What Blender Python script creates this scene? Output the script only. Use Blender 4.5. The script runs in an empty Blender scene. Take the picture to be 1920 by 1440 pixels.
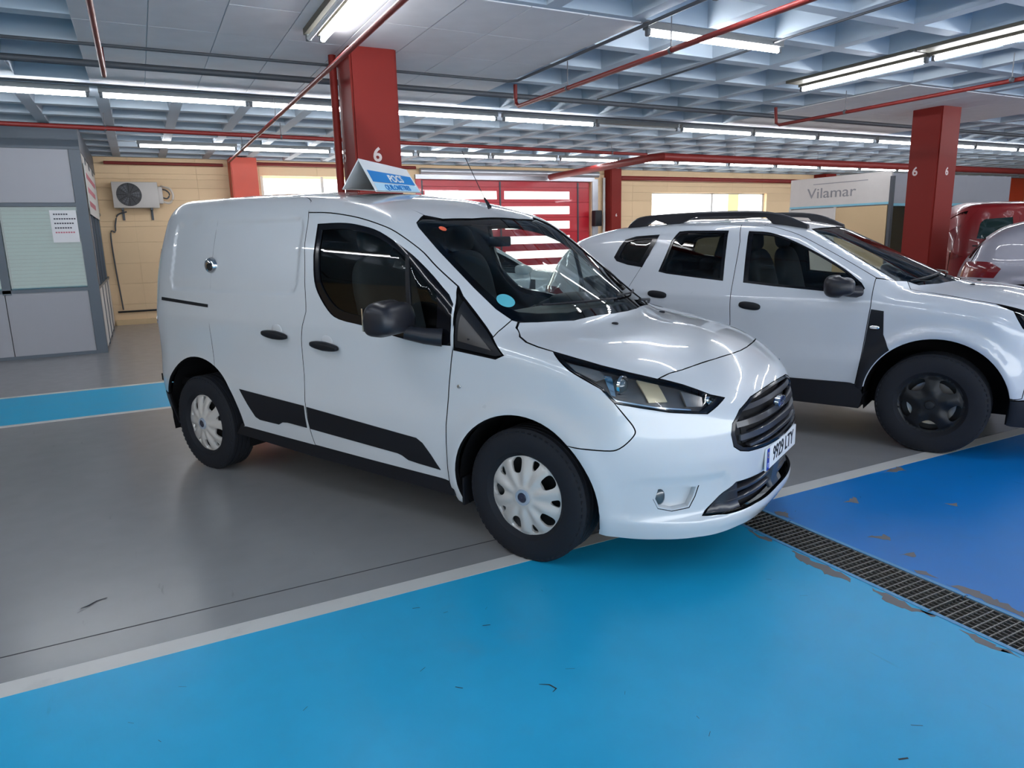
import bpy, bmesh, math, random
import numpy as np
from mathutils import Vector, Matrix, Euler
from mathutils.geometry import delaunay_2d_cdt
random.seed(7)
PI = math.pi
scn = bpy.context.scene
C = scn.collection

# ------------------------------------------------------------------ camera
def look(yaw, pitch, roll):
    cy, sy = math.cos(yaw), math.sin(yaw); cp, sp = math.cos(pitch), math.sin(pitch)
    fwd = Vector((sy*cp, cy*cp, sp)); r0 = Vector((cy, -sy, 0)); u0 = r0.cross(fwd)
    r = r0*math.cos(roll)+u0*math.sin(roll); u = -r0*math.sin(roll)+u0*math.cos(roll)
    return Matrix((r, u, -fwd)).transposed().to_4x4()
cd = bpy.data.cameras.new('camera'); cam = bpy.data.objects.new('camera', cd); C.objects.link(cam)
cam.matrix_world = Matrix.Translation((0, 0, 1.5254)) @ look(0.4753, -0.2057, -0.0243)
cd.sensor_fit = 'HORIZONTAL'; cd.sensor_width = 36.0; cd.lens = 36.0*1320.9/1920.0
cd.clip_start = 0.05; cd.clip_end = 300
scn.camera = cam

# ------------------------------------------------------------------ world, exposure
w = bpy.data.worlds.new('world'); scn.world = w; w.use_nodes = True
bg = w.node_tree.nodes['Background']
bg.inputs[0].default_value = (0.88, 0.94, 1.0, 1); bg.inputs[1].default_value = 2.0
scn.view_settings.view_transform = 'Standard'; scn.view_settings.look = 'None'
scn.view_settings.gamma = 1.0; scn.view_settings.exposure = 1.55; scn.view_settings.use_curve_mapping = False

def area(name, loc, rot, sx, sy, power, col=(1, 1, 1)):
    l = bpy.data.lights.new(name, 'AREA'); l.shape = 'RECTANGLE'; l.size = sx; l.size_y = sy; l.energy = power; l.color = col
    o = bpy.data.objects.new(name, l); o.location = loc; o.rotation_euler = rot; C.objects.link(o); o['kind'] = 'helper'; return o



# ------------------------------------------------------------------ materials
def srgb(r, g, b):
    f = lambda c: (c/255/12.92) if c/255 <= .04045 else ((c/255+.055)/1.055)**2.4
    return (f(r), f(g), f(b), 1)
MAT = {}
def mat(name, col, rough=.5, metal=0, coat=0, var=.06, scale=6, bump=0, emit=None, estr=0, spec=.5, rvar=.05):
    m = bpy.data.materials.new(name); m.use_nodes = True; MAT[name] = m
    nt = m.node_tree; N = nt.nodes; L = nt.links; b = N['Principled BSDF']
    tc = N.new('ShaderNodeTexCoord'); no = N.new('ShaderNodeTexNoise'); no.inputs['Scale'].default_value = scale; no.inputs['Detail'].default_value = 4
    L.new(tc.outputs['Object'], no.inputs['Vector'])
    mx = N.new('ShaderNodeMix'); mx.data_type = 'RGBA'
    mx.inputs[6].default_value = tuple(c*(1-var) for c in col[:3])+(1,); mx.inputs[7].default_value = tuple(min(1, c*(1+var)) for c in col[:3])+(1,)
    L.new(no.outputs['Fac'], mx.inputs[0]); L.new(mx.outputs[2], b.inputs['Base Color'])
    mr = N.new('ShaderNodeMapRange'); mr.inputs[3].default_value = max(0, rough-rvar); mr.inputs[4].default_value = rough+rvar
    L.new(no.outputs['Fac'], mr.inputs[0]); L.new(mr.outputs[0], b.inputs['Roughness'])
    b.inputs['Metallic'].default_value = metal; b.inputs['Coat Weight'].default_value = coat; b.inputs['Coat Roughness'].default_value = .03
    b.inputs['Specular IOR Level'].default_value = spec
    if bump:
        bp = N.new('ShaderNodeBump'); bp.inputs['Strength'].default_value = bump; bp.inputs['Distance'].default_value = .01
        L.new(no.outputs['Fac'], bp.inputs['Height']); L.new(bp.outputs[0], b.inputs['Normal'])
    if emit:
        b.inputs['Emission Color'].default_value = emit; b.inputs['Emission Strength'].default_value = estr
    return m
def glass(name, tint, ior=1.5, rough=0.0):
    m = bpy.data.materials.new(name); m.use_nodes = True; MAT[name] = m
    nt = m.node_tree; N = nt.nodes; L = nt.links; N.remove(N['Principled BSDF'])
    out = N['Material Output']; t = N.new('ShaderNodeBsdfTransparent'); g = N.new('ShaderNodeBsdfGlossy'); g.inputs['Roughness'].default_value = rough
    tc = N.new('ShaderNodeTexCoord'); no = N.new('ShaderNodeTexNoise'); no.inputs['Scale'].default_value = 3
    mx = N.new('ShaderNodeMix'); mx.data_type = 'RGBA'; mx.inputs[6].default_value = tint; mx.inputs[7].default_value = tuple(min(1, c*1.04) for c in tint[:3])+(1,)
    L.new(tc.outputs['Object'], no.inputs['Vector']); L.new(no.outputs['Fac'], mx.inputs[0]); L.new(mx.outputs[2], t.inputs['Color'])
    f = N.new('ShaderNodeFresnel'); f.inputs['IOR'].default_value = ior
    s = N.new('ShaderNodeMixShader'); L.new(f.outputs[0], s.inputs[0]); L.new(t.outputs[0], s.inputs[1]); L.new(g.outputs[0], s.inputs[2]); L.new(s.outputs[0], out.inputs['Surface'])
    return m

# ------------------------------------------------------------------ object helpers
def setp(o, label=None, cat=None, group=None, kind=None):
    if label: o['label'] = label
    if cat: o['category'] = cat
    if group: o['group'] = group
    if kind: o['kind'] = kind
    return o
def empty(name, loc=(0, 0, 0), rz=0, parent=None):
    o = bpy.data.objects.new(name, None); o.location = loc; o.rotation_euler = (0, 0, rz); o.empty_display_size = .1
    C.objects.link(o)
    if parent: o.parent = parent
    return o
def link(name, me, parent=None, mats=None):
    o = bpy.data.objects.new(name, me); C.objects.link(o)
    if parent is not None: o.parent = parent
    if mats is not None:
        for m in (mats if isinstance(mats, (list, tuple)) else [mats]): me.materials.append(m)
    return o
def bmobj(name, bm, m, parent=None, smooth=False, loc=None, rot=None):
    me = bpy.data.meshes.new(name); bmesh.ops.recalc_face_normals(bm, faces=bm.faces); bm.to_mesh(me); bm.free()
    if smooth:
        for p in me.polygons: p.use_smooth = True
        try: me.set_sharp_from_angle(angle=math.radians(40))
        except Exception: pass
    o = link(name, me, parent, m)
    if loc is not None: o.location = loc
    if rot is not None: o.rotation_euler = rot
    return o
def add_box(bm, x0, x1, y0, y1, z0, z1, mi=0):
    v = [bm.verts.new(p) for p in ((x0, y0, z0), (x1, y0, z0), (x1, y1, z0), (x0, y1, z0), (x0, y0, z1), (x1, y0, z1), (x1, y1, z1), (x0, y1, z1))]
    for f in ((0, 3, 2, 1), (4, 5, 6, 7), (0, 1, 5, 4), (1, 2, 6, 5), (2, 3, 7, 6), (3, 0, 4, 7)):
        fc = bm.faces.new([v[i] for i in f]); fc.material_index = mi
    return v
def box(name, a, b, m, parent=None, bevel=0, seg=2, kind=None):
    bm = bmesh.new(); add_box(bm, a[0], b[0], a[1], b[1], a[2], b[2])
    if bevel: bmesh.ops.bevel(bm, geom=bm.edges[:], offset=bevel, segments=seg, affect='EDGES', profile=.5)
    o = bmobj(name, bm, m, parent, smooth=bool(bevel))
    if kind: o['kind'] = kind
    return o
def add_tube(bm, pts, r, n=8, cap=True):
    pts = [Vector(p) for p in pts]; rings = []
    rr = r if isinstance(r, (list, tuple)) else [r]*len(pts)
    for i, p in enumerate(pts):
        d = (pts[min(i+1, len(pts)-1)]-pts[max(i-1, 0)]).normalized()
        a = d.cross(Vector((0, 0, 1)) if abs(d.z) < .9 else Vector((1, 0, 0))).normalized(); b = d.cross(a)
        rings.append([bm.verts.new(p+(a*math.cos(t)+b*math.sin(t))*rr[i]) for t in (2*PI*k/n for k in range(n))])
    for A, B in zip(rings, rings[1:]):
        for k in range(n): bm.faces.new((A[k], A[(k+1) % n], B[(k+1) % n], B[k]))
    if cap: bm.faces.new(rings[0]); bm.faces.new(rings[-1][::-1])
def tube(name, pts, r, m, parent=None, n=10):
    bm = bmesh.new(); add_tube(bm, pts, r, n); return bmobj(name, bm, m, parent, smooth=True)
def add_lathe(bm, prof_, n=48, axis='y', c=(0, 0, 0), closed=False):
    rings = []
    for r, h in prof_:
        ring = []
        for k in range(n):
            t = 2*PI*k/n
            if axis == 'y': p = (c[0]+r*math.cos(t), c[1]+h, c[2]+r*math.sin(t))
            elif axis == 'x': p = (c[0]+h, c[1]+r*math.cos(t), c[2]+r*math.sin(t))
            else: p = (c[0]+r*math.cos(t), c[1]+r*math.sin(t), c[2]+h)
            ring.append(bm.verts.new(p))
        rings.append(ring)
    seq = list(zip(rings, rings[1:]))+([(rings[-1], rings[0])] if closed else [])
    for A, B in seq:
        for k in range(n): bm.faces.new((A[k], A[(k+1) % n], B[(k+1) % n], B[k]))
    return rings
def blob(name, c, r, m, parent=None, e=2.4, nu=28, nv=16, shape=None):
    # superellipsoid with an optional shaping function
    bm = bmesh.new(); sg = lambda v, p: math.copysign(abs(v)**p, v); rings = []
    for j in range(nv+1):
        ph = -PI/2+PI*j/nv; ring = []
        for i in range(nu):
            th = 2*PI*i/nu; q = 2/e
            p = [r[0]*sg(math.cos(ph), q)*sg(math.cos(th), q), r[1]*sg(math.cos(ph), q)*sg(math.sin(th), q), r[2]*sg(math.sin(ph), q)]
            if shape: p = shape(*p)
            ring.append(bm.verts.new((c[0]+p[0], c[1]+p[1], c[2]+p[2])))
        rings.append(ring)
    for A, B in zip(rings, rings[1:]):
        for k in range(nu): bm.faces.new((A[k], A[(k+1) % nu], B[(k+1) % nu], B[k]))
    bmesh.ops.remove_doubles(bm, verts=bm.verts, dist=1e-5)
    return bmobj(name, bm, m, parent, smooth=True)
def text(name, s, size, m, parent, M, depth=.002, sx=1.0, bold=0.0):
    cu = bpy.data.curves.new(name, 'FONT'); cu.body = s; cu.size = size; cu.extrude = depth; cu.align_x = 'CENTER'; cu.align_y = 'CENTER'; cu.offset = bold
    cu.resolution_u = 4
    to = bpy.data.objects.new('tmp', cu); C.objects.link(to)
    dg = bpy.context.evaluated_depsgraph_get(); me = bpy.data.meshes.new_from_object(to.evaluated_get(dg)); bpy.data.objects.remove(to)
    me.transform(Matrix.Diagonal((sx, 1, 1, 1))); me.transform(M)
    me.materials.clear(); return link(name, me, parent, m)
def frameM(o, xd, yd):
    x = Vector(xd).normalized(); y = Vector(yd); y = (y-x*y.dot(x)).normalized(); z = x.cross(y)
    M = Matrix((x, y, z)).transposed().to_4x4(); M.translation = Vector(o); return M

# ------------------------------------------------------------------ 2-D patches with holes laid on any surface
def area2(p): return .5*sum(p[i][0]*p[(i+1) % len(p)][1]-p[(i+1) % len(p)][0]*p[i][1] for i in range(len(p)))
def dens(p, h):
    out = []
    for i in range(len(p)):
        a = np.array(p[i]); b = np.array(p[(i+1) % len(p)]); n = max(1, int(math.ceil(np.linalg.norm(b-a)/h)))
        for k in range(n): out.append(tuple(a+(b-a)*k/n))
    return out
def offs(p, d):
    # moves the outline of a counter-clockwise polygon inwards by d
    n = len(p); q = []
    for i in range(n):
        a = np.array(p[i-1]); b = np.array(p[i]); c = np.array(p[(i+1) % n])
        e1 = (b-a)/(np.linalg.norm(b-a)+1e-9); e2 = (c-b)/(np.linalg.norm(c-b)+1e-9)
        n1 = np.array((-e1[1], e1[0])); n2 = np.array((-e2[1], e2[0])); s = n1+n2; k = max(.35, 1+float(n1@n2))
        q.append(tuple(b+s/k*d))
    return q
def inside(pts, poly):
    x, y = pts[:, 0], pts[:, 1]; r = np.zeros(len(pts), bool); P = np.array(poly); Q = np.roll(P, -1, 0)
    for (x1, y1), (x2, y2) in zip(P, Q):
        c = ((y1 > y) != (y2 > y)); r ^= c & (x < (x2-x1)*(y-y1)/((y2-y1) if abs(y2-y1) > 1e-12 else 1e-12)+x1)
    return r
def bdist(pts, poly):
    P = np.array(poly); Q = np.roll(P, -1, 0); d = np.full(len(pts), 9.)
    for a, b in zip(P, Q):
        e = b-a; t = np.clip(((pts-a)@e)/(e@e+1e-12), 0, 1); d = np.minimum(d, np.linalg.norm(pts-(a+t[:, None]*e), axis=1))
    return d
def cr(pts, k=4):
    # catmull-rom through points (open)
    P = [np.array(p, float) for p in pts]; P = [2*P[0]-P[1]]+P+[2*P[-1]-P[-2]]; out = []
    for i in range(1, len(P)-2):
        for j in range(k):
            t = j/k; a, b, c, d = P[i-1:i+3]
            out.append(tuple(.5*((2*b)+(-a+c)*t+(2*a-5*b+4*c-d)*t*t+(-a+3*b-3*c+d)*t**3)))
    out.append(tuple(P[-2])); return out
def arc(cx, cy, r, a0, a1, n=16): return [(cx+r*math.cos(math.radians(a0+(a1-a0)*i/n)), cy+r*math.sin(math.radians(a0+(a1-a0)*i/n))) for i in range(n+1)]
def patch(name, outer, holes, mapf, m, parent, h=.045, edge=.03, gap=.0, depth=.012, off=0., mirror=False, both=False, kind=None, rim=None):
    if area2(outer) < 0: outer = outer[::-1]
    outer = offs(dens(outer, edge), gap) if gap else dens(outer, edge)
    hs = []
    for q in holes:
        if area2(q) > 0: q = q[::-1]
        q = dens(q, edge); hs.append(offs(q, gap) if gap else q)
    A = np.array(outer); lo = A.min(0); hi = A.max(0)
    gx = np.arange(lo[0], hi[0], h); gy = np.arange(lo[1], hi[1], h*.87); G = np.array([(x+(h/2 if j % 2 else 0), y) for j, y in enumerate(gy) for x in gx])
    if len(G):
        k = inside(G, outer) & (bdist(G, outer) > h*.4)
        for q in hs: k &= ~inside(G, q) & (bdist(G, q) > h*.4)
        G = G[k]
    V = list(outer); E = [(i, (i+1) % len(outer)) for i in range(len(outer))]
    for q in hs:
        s = len(V); V += q; E += [(s+i, s+(i+1) % len(q)) for i in range(len(q))]
    V += [tuple(g) for g in G]
    vo, eo, fo, ov, oe, of = delaunay_2d_cdt([Vector(v) for v in V], E, [], 0, 1e-6)
    U = np.array([tuple(v) for v in vo]); F = np.array([tuple(f) for f in fo if len(f) == 3]); ce = U[F].mean(1)
    k = inside(ce, outer)
    for q in hs: k &= ~inside(ce, q)
    F = F[k]
    a = U[F[:, 0]]; b = U[F[:, 1]]; c = U[F[:, 2]]; s = (b[:, 0]-a[:, 0])*(c[:, 1]-a[:, 1])-(b[:, 1]-a[:, 1])*(c[:, 0]-a[:, 0])
    F = F[np.abs(s) > 1e-10]; s = s[np.abs(s) > 1e-10]; F[s < 0] = F[s < 0][:, ::-1]
    P, Nn = mapf(U); P = P-(mapf.B.normal(P, .04) if (off > .008 and hasattr(mapf, 'B')) else Nn)*off
    # orient faces with the normals
    fn = np.cross(P[F[:, 1]]-P[F[:, 0]], P[F[:, 2]]-P[F[:, 0]])
    if (np.einsum('ij,ij->i', fn, Nn[F[:, 0]])).sum() < 0: F = F[:, ::-1]
    verts = [tuple(p) for p in P]; faces = [tuple(int(i) for i in f) for f in F]; norms = [tuple(Nn[i]) for f in faces for i in f]
    if depth:
        cnt = {}
        for f in faces:
            for i in range(3): cnt[(f[i], f[(i+1) % 3])] = 1
        B = [e for e in cnt if (e[1], e[0]) not in cnt]; vm = {}
        ns = len(verts)
        for e in B:
            for i in e:
                if i not in vm: vm[i] = len(verts); verts.append(tuple(P[i]-Nn[i]*depth))
        for i, j in B:
            faces.append((j, i, vm[i], vm[j])); q = np.cross(P[i]-P[j], -Nn[j]); q = q/(np.linalg.norm(q)+1e-9)
            n1 = tuple((q+Nn[j]*.8)/np.linalg.norm(q+Nn[j]*.8)); n2 = tuple((q+Nn[i]*.8)/np.linalg.norm(q+Nn[i]*.8)); norms += [n1, n2, tuple(q), tuple(q)]
    res = []
    for mir in ([False, True] if both else [mirror]):
        if mir:
            vs = [(x, -y, z) for x, y, z in verts]; fs = [f[::-1] for f in faces]; nn = []; p = 0
            for f in faces: nn += [(x, -y, z) for x, y, z in norms[p:p+len(f)][::-1]]; p += len(f)
        else: vs, fs, nn = verts, faces, norms
        me = bpy.data.meshes.new(name); me.from_pydata(vs, [], fs); me.update()
        for q in me.polygons: q.use_smooth = True
        me.normals_split_custom_set(nn)
        nf = len(F)
        ml = [m, rim] if rim else m
        if rim:
            for q in me.polygons[nf:]: q.material_index = 1
        o = link(name, me, parent[1] if (isinstance(parent, tuple) and mir) else (parent[0] if isinstance(parent, tuple) else parent), ml)
        if kind: o['kind'] = kind
        res.append(o)
    return res if both else res[0]

# ------------------------------------------------------------------ analytic car bodies
def prof(pts,sig=.03,h=.005,pad=1.0):
    xs=np.array([p[0] for p in pts],float);ys=np.array([p[1] for p in pts],float)
    g=np.arange(xs[0]-pad,xs[-1]+pad,h)
    s0=(ys[1]-ys[0])/(xs[1]-xs[0]);s1=(ys[-1]-ys[-2])/(xs[-1]-xs[-2])
    v=np.interp(g,xs,ys)
    v=np.where(g<xs[0],ys[0]+s0*(g-xs[0]),v);v=np.where(g>xs[-1],ys[-1]+s1*(g-xs[-1]),v)
    n=int(4*sig/h)+1;k=np.exp(-.5*(np.arange(-n,n+1)*h/sig)**2);k/=k.sum()
    v2=np.convolve(np.pad(v,n,mode='edge'),k,'valid')
    return lambda x:np.interp(x,g,v2)
def smin(a,b,k):
    h=np.clip(.5+.5*(b-a)/k,0,1)
    return b+(a-b)*h-k*h*(1-h)
class Body:
    def __init__(s,d):
        s.Tc=prof(d['T'],d.get('Ts',.04));s.bow=prof(d['bow'],.1);s.crown=prof(d['crown'],.1)
        s.Wz=prof(d['W'],d.get('Ws',.014));s.Wx=prof(d['Wx'],.08);s.Wup=prof(d.get('Wup',[(-4,0),(2,0)]),.1)
        s.F=prof(d['F'],d.get('Fs',.012));s.Fb=d['Fb'];s.R=prof(d['R'],.03);s.Rb=d['Rb'];s.k=d['k'];s.arch=d['arch'];s.rec=d.get('rec',[]);s.frec=d.get('frec',[])
    def f(s,P):
        x=P[...,0];y=np.abs(P[...,1]);z=P[...,2]
        xp=x+s.bow(x)*y*y
        ft=s.Tc(xp)-s.crown(x)*y*y-z
        W=s.Wz(z)+s.Wx(x)+s.Wup(x)*np.clip((z-1.0)/.6,0,1.2)
        for ax,az,r,a in s.arch:
            rr=np.hypot(x-ax,np.minimum(z-az,9)); W=W+a*np.exp(-((rr-r)/.045)**2)
        for cx,cz,hx,hz,rd,dp,sm in s.rec:
            qx=np.abs(x-cx)-hx+rd;qz=np.abs(z-cz)-hz+rd
            sd=np.hypot(np.maximum(qx,0),np.maximum(qz,0))+np.minimum(np.maximum(qx,qz),0)-rd
            W=W-dp*np.clip(.5-sd/sm,0,1)
        fs=W-y
        ff=(s.F(z)-s.Fb[0]*(y/.8)**s.Fb[1]-x)
        for cy,cz,hy,hz,rd,dp,sm in s.frec:
            qy=np.abs(y-cy)-hy+rd;qz=np.abs(z-cz)-hz+rd
            sd=np.hypot(np.maximum(qy,0),np.maximum(qz,0))+np.minimum(np.maximum(qy,qz),0)-rd
            ff=ff-dp*np.clip(.5-sd/sm,0,1)
        fr=x-(s.R(z)+s.Rb*(y/.8)**2)
        k=s.k
        g=smin(ft,fs,k[0]);g=smin(g,ff,k[1]);g=smin(g,fr,k[2])
        return g
    def normal(s,P,e=2e-3):
        g=np.empty(P.shape)
        for i in range(3):
            d=np.zeros(3);d[i]=e
            g[...,i]=s.f(P-d)-s.f(P+d)
        g/=np.linalg.norm(g,axis=-1,keepdims=True)+1e-12
        return g
    def cast(s,O,D,outward=True,tmax=4.5,t0=0.,n=220):
        O=np.broadcast_to(O,D.shape).astype(float)
        ts=np.linspace(t0,tmax,n)
        V=s.f(O[:,None,:]+D[:,None,:]*ts[None,:,None])>0
        if outward:
            idx=n-1-np.argmax(V[:,::-1],axis=1);ok=V.any(1);a=ts[idx];b=ts[np.minimum(idx+1,n-1)]
        else:
            idx=np.argmax(V,axis=1);ok=V.any(1);b=ts[idx];a=ts[np.maximum(idx-1,0)]
            a,b=b,a
        for _ in range(26):
            m=.5*(a+b);i=s.f(O+D*m[:,None])>0
            a=np.where(i,m,a);b=np.where(i,b,m)
        return O+D*a[:,None],ok
VAN=dict(
 T=[(-3.7,1.82),(-3.45,1.85),(-3.0,1.865),(-2.4,1.862),(-1.8,1.842),(-1.4,1.808),(-1.1,1.76),(-.88,1.695),(-.74,1.63),(.10,1.11),(.16,1.095),(.4,1.055),(.6,1.0),(.75,.94),(.85,.885),(.92,.82),(1.05,.64)],
 bow=[(-3.6,0),(-1.5,.03),(-.8,.15),(-.1,.45),(.3,.36),(.6,.28),(.9,.2),(1,.2)],
 crown=[(-3.6,.12),(-1.4,.10),(-.8,.05),(-.1,.03),(.2,.05),(.6,.05),(1,.05)],
 W=[(.1,.78),(.22,.845),(.30,.875),(.40,.895),(.52,.910),(.62,.913),(.68,.905),(.76,.898),(.9,.900),(1.0,.906),(1.06,.907),(1.12,.896),(1.3,.872),(1.5,.826),(1.65,.782),(1.8,.735),(2,.66)],
 Wx=[(-3.7,-.05),(-3.2,-.02),(-2.6,0),(0,0),(.3,-.01),(.5,-.035),(.7,-.10),(.9,-.2),(1.05,-.3)],
 F=[(.1,.86),(.20,.905),(.245,.932),(.28,.935),(.31,.91),(.40,.92),(.45,.93),(.55,.94),(.66,.93),(.78,.905),(.86,.87),(1.0,.77)],Fb=(.34,3.0),
 R=[(.2,-3.44),(.4,-3.5),(.7,-3.51),(1.1,-3.49),(1.4,-3.46),(1.7,-3.38),(1.9,-3.3)],Rb=.17,k=(.09,.15,.32),
 arch=[(0,.325,.42,.012),(-2.662,.325,.42,.010)],
 rec=[(-2.23,1.45,.67,.215,.07,.009,.022)],frec=[(.665,.38,.17,.095,.05,.014,.03)])
DUS=dict(
 T=[(-3.6,1.0),(-3.45,1.22),(-3.25,1.41),(-3.0,1.52),(-2.6,1.605),(-2.0,1.64),(-1.5,1.635),(-1.1,1.60),(-.85,1.545),(-.02,1.14),(.05,1.125),(.3,1.10),(.6,1.04),(.75,.98),(.82,.90),(.9,.7)],
 bow=[(-3.6,0),(-1.5,.03),(-.9,.2),(-.1,.45),(.3,.36),(.6,.30),(1,.3)],
 crown=[(-3.6,.10),(-1.4,.10),(-.8,.05),(-.1,.05),(.2,.06),(.6,.06),(1,.06)],
 W=[(.1,.78),(.22,.83),(.34,.86),(.45,.885),(.58,.893),(.7,.885),(.85,.895),(.95,.905),(1.03,.90),(1.1,.872),(1.3,.815),(1.5,.745),(1.65,.67),(1.8,.60)],
 Wx=[(-3.7,-.10),(-3.2,-.04),(-2.6,0),(0,0),(.3,-.01),(.5,-.04),(.7,-.10),(.9,-.2),(1.05,-.3)],
 F=[(.1,.72),(.22,.80),(.40,.835),(.7,.835),(.85,.81),(.95,.75),(1.1,.6)],Fb=(.26,2.6),
 R=[(.2,-3.40),(.4,-3.48),(.7,-3.50),(1.0,-3.45),(1.4,-3.30),(1.6,-3.2),(1.7,-3.1)],Rb=.12,k=(.10,.15,.38),
 arch=[(0.01,.36,.46,.022),(-2.673,.36,.46,.022)])

# ------------------------------------------------------------------ charts on a body
class Cyl:
    def __init__(s, B, z0, flat=0): s.B = B; s.z0 = z0
    def to(s, P): P = np.atleast_2d(P); return [(p[0], math.atan2(p[2]-s.z0, -p[1])*.9) for p in P]
    def __call__(s, U):
        t = U[:, 1]/.9; O = np.stack([U[:, 0], 0*t, 0*t+s.z0], 1); D = np.stack([0*t, -np.cos(t), np.sin(t)], 1)
        P, ok = s.B.cast(O, D, True, tmax=1.8, n=60); return P, s.B.normal(P)
class Sph:
    def __init__(s, B, c, sgn=1): s.B = B; s.c = np.array(c, float); s.g = sgn
    def to(s, P):
        out = []
        for p in np.atleast_2d(P):
            d = p-s.c; d = d/np.linalg.norm(d); out.append((math.atan2(-d[1], s.g*d[0]), math.asin(d[2])))
        return out
    def __call__(s, U):
        a, e = U[:, 0], U[:, 1]; D = np.stack([s.g*np.cos(e)*np.cos(a), -np.cos(e)*np.sin(a), np.sin(e)], 1)
        P, ok = s.B.cast(np.broadcast_to(s.c, D.shape), D, True, tmax=1.8, n=70); return P, s.B.normal(P)
def Spt(B, L):
    L = np.array(L, float); O = np.stack([L[:, 0], L[:, 0]*0-1.4, L[:, 1]], 1); return B.cast(O, np.tile((0., 1, 0), (len(L), 1)), False, tmax=1.4, n=200)[0]
def Tpt(B, L):
    L = np.array(L, float); O = np.stack([L[:, 0], L[:, 1], L[:, 0]*0+2.4], 1); return B.cast(O, np.tile((0., 0, -1), (len(L), 1)), False, tmax=2.3, n=200)[0]
def Fpt(B, L, g=1):
    L = np.array(L, float); x = 1.6 if g > 0 else -4.3; O = np.stack([L[:, 0]*0+x, L[:, 0], L[:, 1]], 1); return B.cast(O, np.tile((-1.*g, 0, 0), (len(L), 1)), False, tmax=1.6, n=200)[0]
def cat(*a): return np.concatenate([np.atleast_2d(x) for x in a])
def sym(P):
    # near-side polyline from the centre line outwards -> full symmetric closed outline
    P = np.array(P); Q = P[::-1].copy(); Q[:, 1] *= -1
    return np.concatenate([P, Q])
# ------------------------------------------------------------------ the materials used
mat('paint_white', (.56, .58, .60), .30, coat=1, var=.02)
mat('paint_white_suv', (.50, .53, .57), .30, coat=1, var=.02)
mat('paint_silver', (.25, .245, .29), .4, metal=.2, coat=.5, var=.03)
mat('paint_red', srgb(120, 14, 20)[:3], .35, coat=.35, var=.04)
mat('black_plastic', (.0065, .0075, .011), .5, var=.2, spec=.3)
mat('black_satin', (.014, .014, .019), .38, var=.1, spec=.4)
mat('black_gloss', (.004, .004, .006), .12, var=.1, spec=.35)
mat('black_metal', (.012, .013, .015), .4, metal=.2)
mat('brown_plastic', (.05, .045, .043), .4)
mat('car_inner', (.006, .006, .007), .9, spec=.1)
mat('rubber', (.009, .0105, .015), .75, var=.25, scale=30, spec=.3)
mat('silver_plastic', (.52, .50, .475), .33, metal=.15, var=.03, coat=.3)
mat('chrome', (.8, .8, .8), .12, metal=1)
mat('badge_blue', (.01, .03, .16), .15, coat=1)
mat('lamp_red', (.14, .008, .012), .15, coat=1)
mat('lamp_grey', (.42, .40, .38), .22, metal=.7)
mat('lamp_amber', (.85, .72, .48), .25, metal=.4)
mat('lens_glass', (.10, .13, .15), .03, coat=1)
mat('lens_dark', (.05, .06, .065), .1, coat=1)
mat('mesh_black', (.003, .003, .004), .6, spec=.2)
mat('lamp_base', (.14, .135, .13), .3, metal=.5)
mat('grille_grey', (.028, .028, .034), .32, coat=.25)
mat('blue_grey', (.035, .05, .075), .35)
mat('recess_white', (.55, .56, .58), .3, coat=1)
mat('plate_white', (.75, .77, .78), .35)
mat('plate_blue', (.01, .03, .35), .35)
mat('plate_black', (.01, .01, .012), .4)
mat('plate_yellow', (.8, .6, .05), .4)
mat('seat_fabric', (.05, .052, .058), .9, var=.2, scale=40)
mat('dash_grey', (.035, .04, .042), .6)
mat('sticker_cyan', (.08, .42, .50), .5)
mat('sticker_red', (.75, .12, .05), .5)
glass('glass_front', (.84, .93, .91, 1), 1.4)
glass('glass_side', (.66, .72, .70, 1))
glass('glass_dark', (.10, .12, .12, 1))
glass('glass_clear', (.93, .93, .93, 1), 1.45)
glass('glass_office', (.62, .72, .70, 1))
mat('glass_tint', (.012, .03, .028), .06, coat=1)
mat('badge_dark', (.006, .010, .035), .2, coat=1)
mat('ring_pale', (.36, .42, .50), .25, metal=.3, coat=.5)

# ------------------------------------------------------------------ vehicles
def d3(P, h=.05):
    P = np.atleast_2d(P); out = []
    for i in range(len(P)):
        a, b = P[i], P[(i+1) % len(P)]; n = max(1, int(np.linalg.norm(b-a)/h))
        for k in range(n): out.append(a+(b-a)*k/n)
    return np.array(out)
def C3(L, k=4): return np.array(cr(L, k))
class Maker:
    def __init__(s, B, root, q=1.0):
        s.B = B; s.root = root; s.q = q
        s.cy = Cyl(B, 1.0); s.hd = Cyl(B, .6); s.fr = Sph(B, (.05, 0, .5)); s.rr = Sph(B, (-2.75, 0, .9), -1)
    def S(s, L): return Spt(s.B, L)
    def T(s, L): return Tpt(s.B, L)
    def F(s, L): return Fpt(s.B, L)
    def G(s, L): return Fpt(s.B, L, -1)
    def panel(s, name, ch, outer, m, holes=(), parent=None, h=.045, gap=.0025, depth=.014, off=0., both=True, liner=True, dn=.05):
        parent = parent if parent is not None else s.root
        o = ch.to(d3(outer, dn)); hs = [ch.to(d3(x, dn)) for x in holes]
        h = h*s.q; r = patch(name, o, hs, ch, m, parent, h=h, edge=.03*s.q, gap=gap, depth=depth, off=off, both=both, rim=MAT['car_inner'] if liner else None)  # panel edges coloured black to stand in for shade inside the joints
        if liner:
            # dark inner skin behind the panel; closes the joints
            ho = [offs(x[::-1] if area2(x) < 0 else x, 0) for x in hs]
            oo = o if area2(o) > 0 else o[::-1]
            patch('inner_lining', offs(oo, -.004), ho, ch, MAT['car_inner'], tuple(r) if both else r, h=.09, edge=.06, depth=0, off=.02, both=both)
        return r
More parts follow.
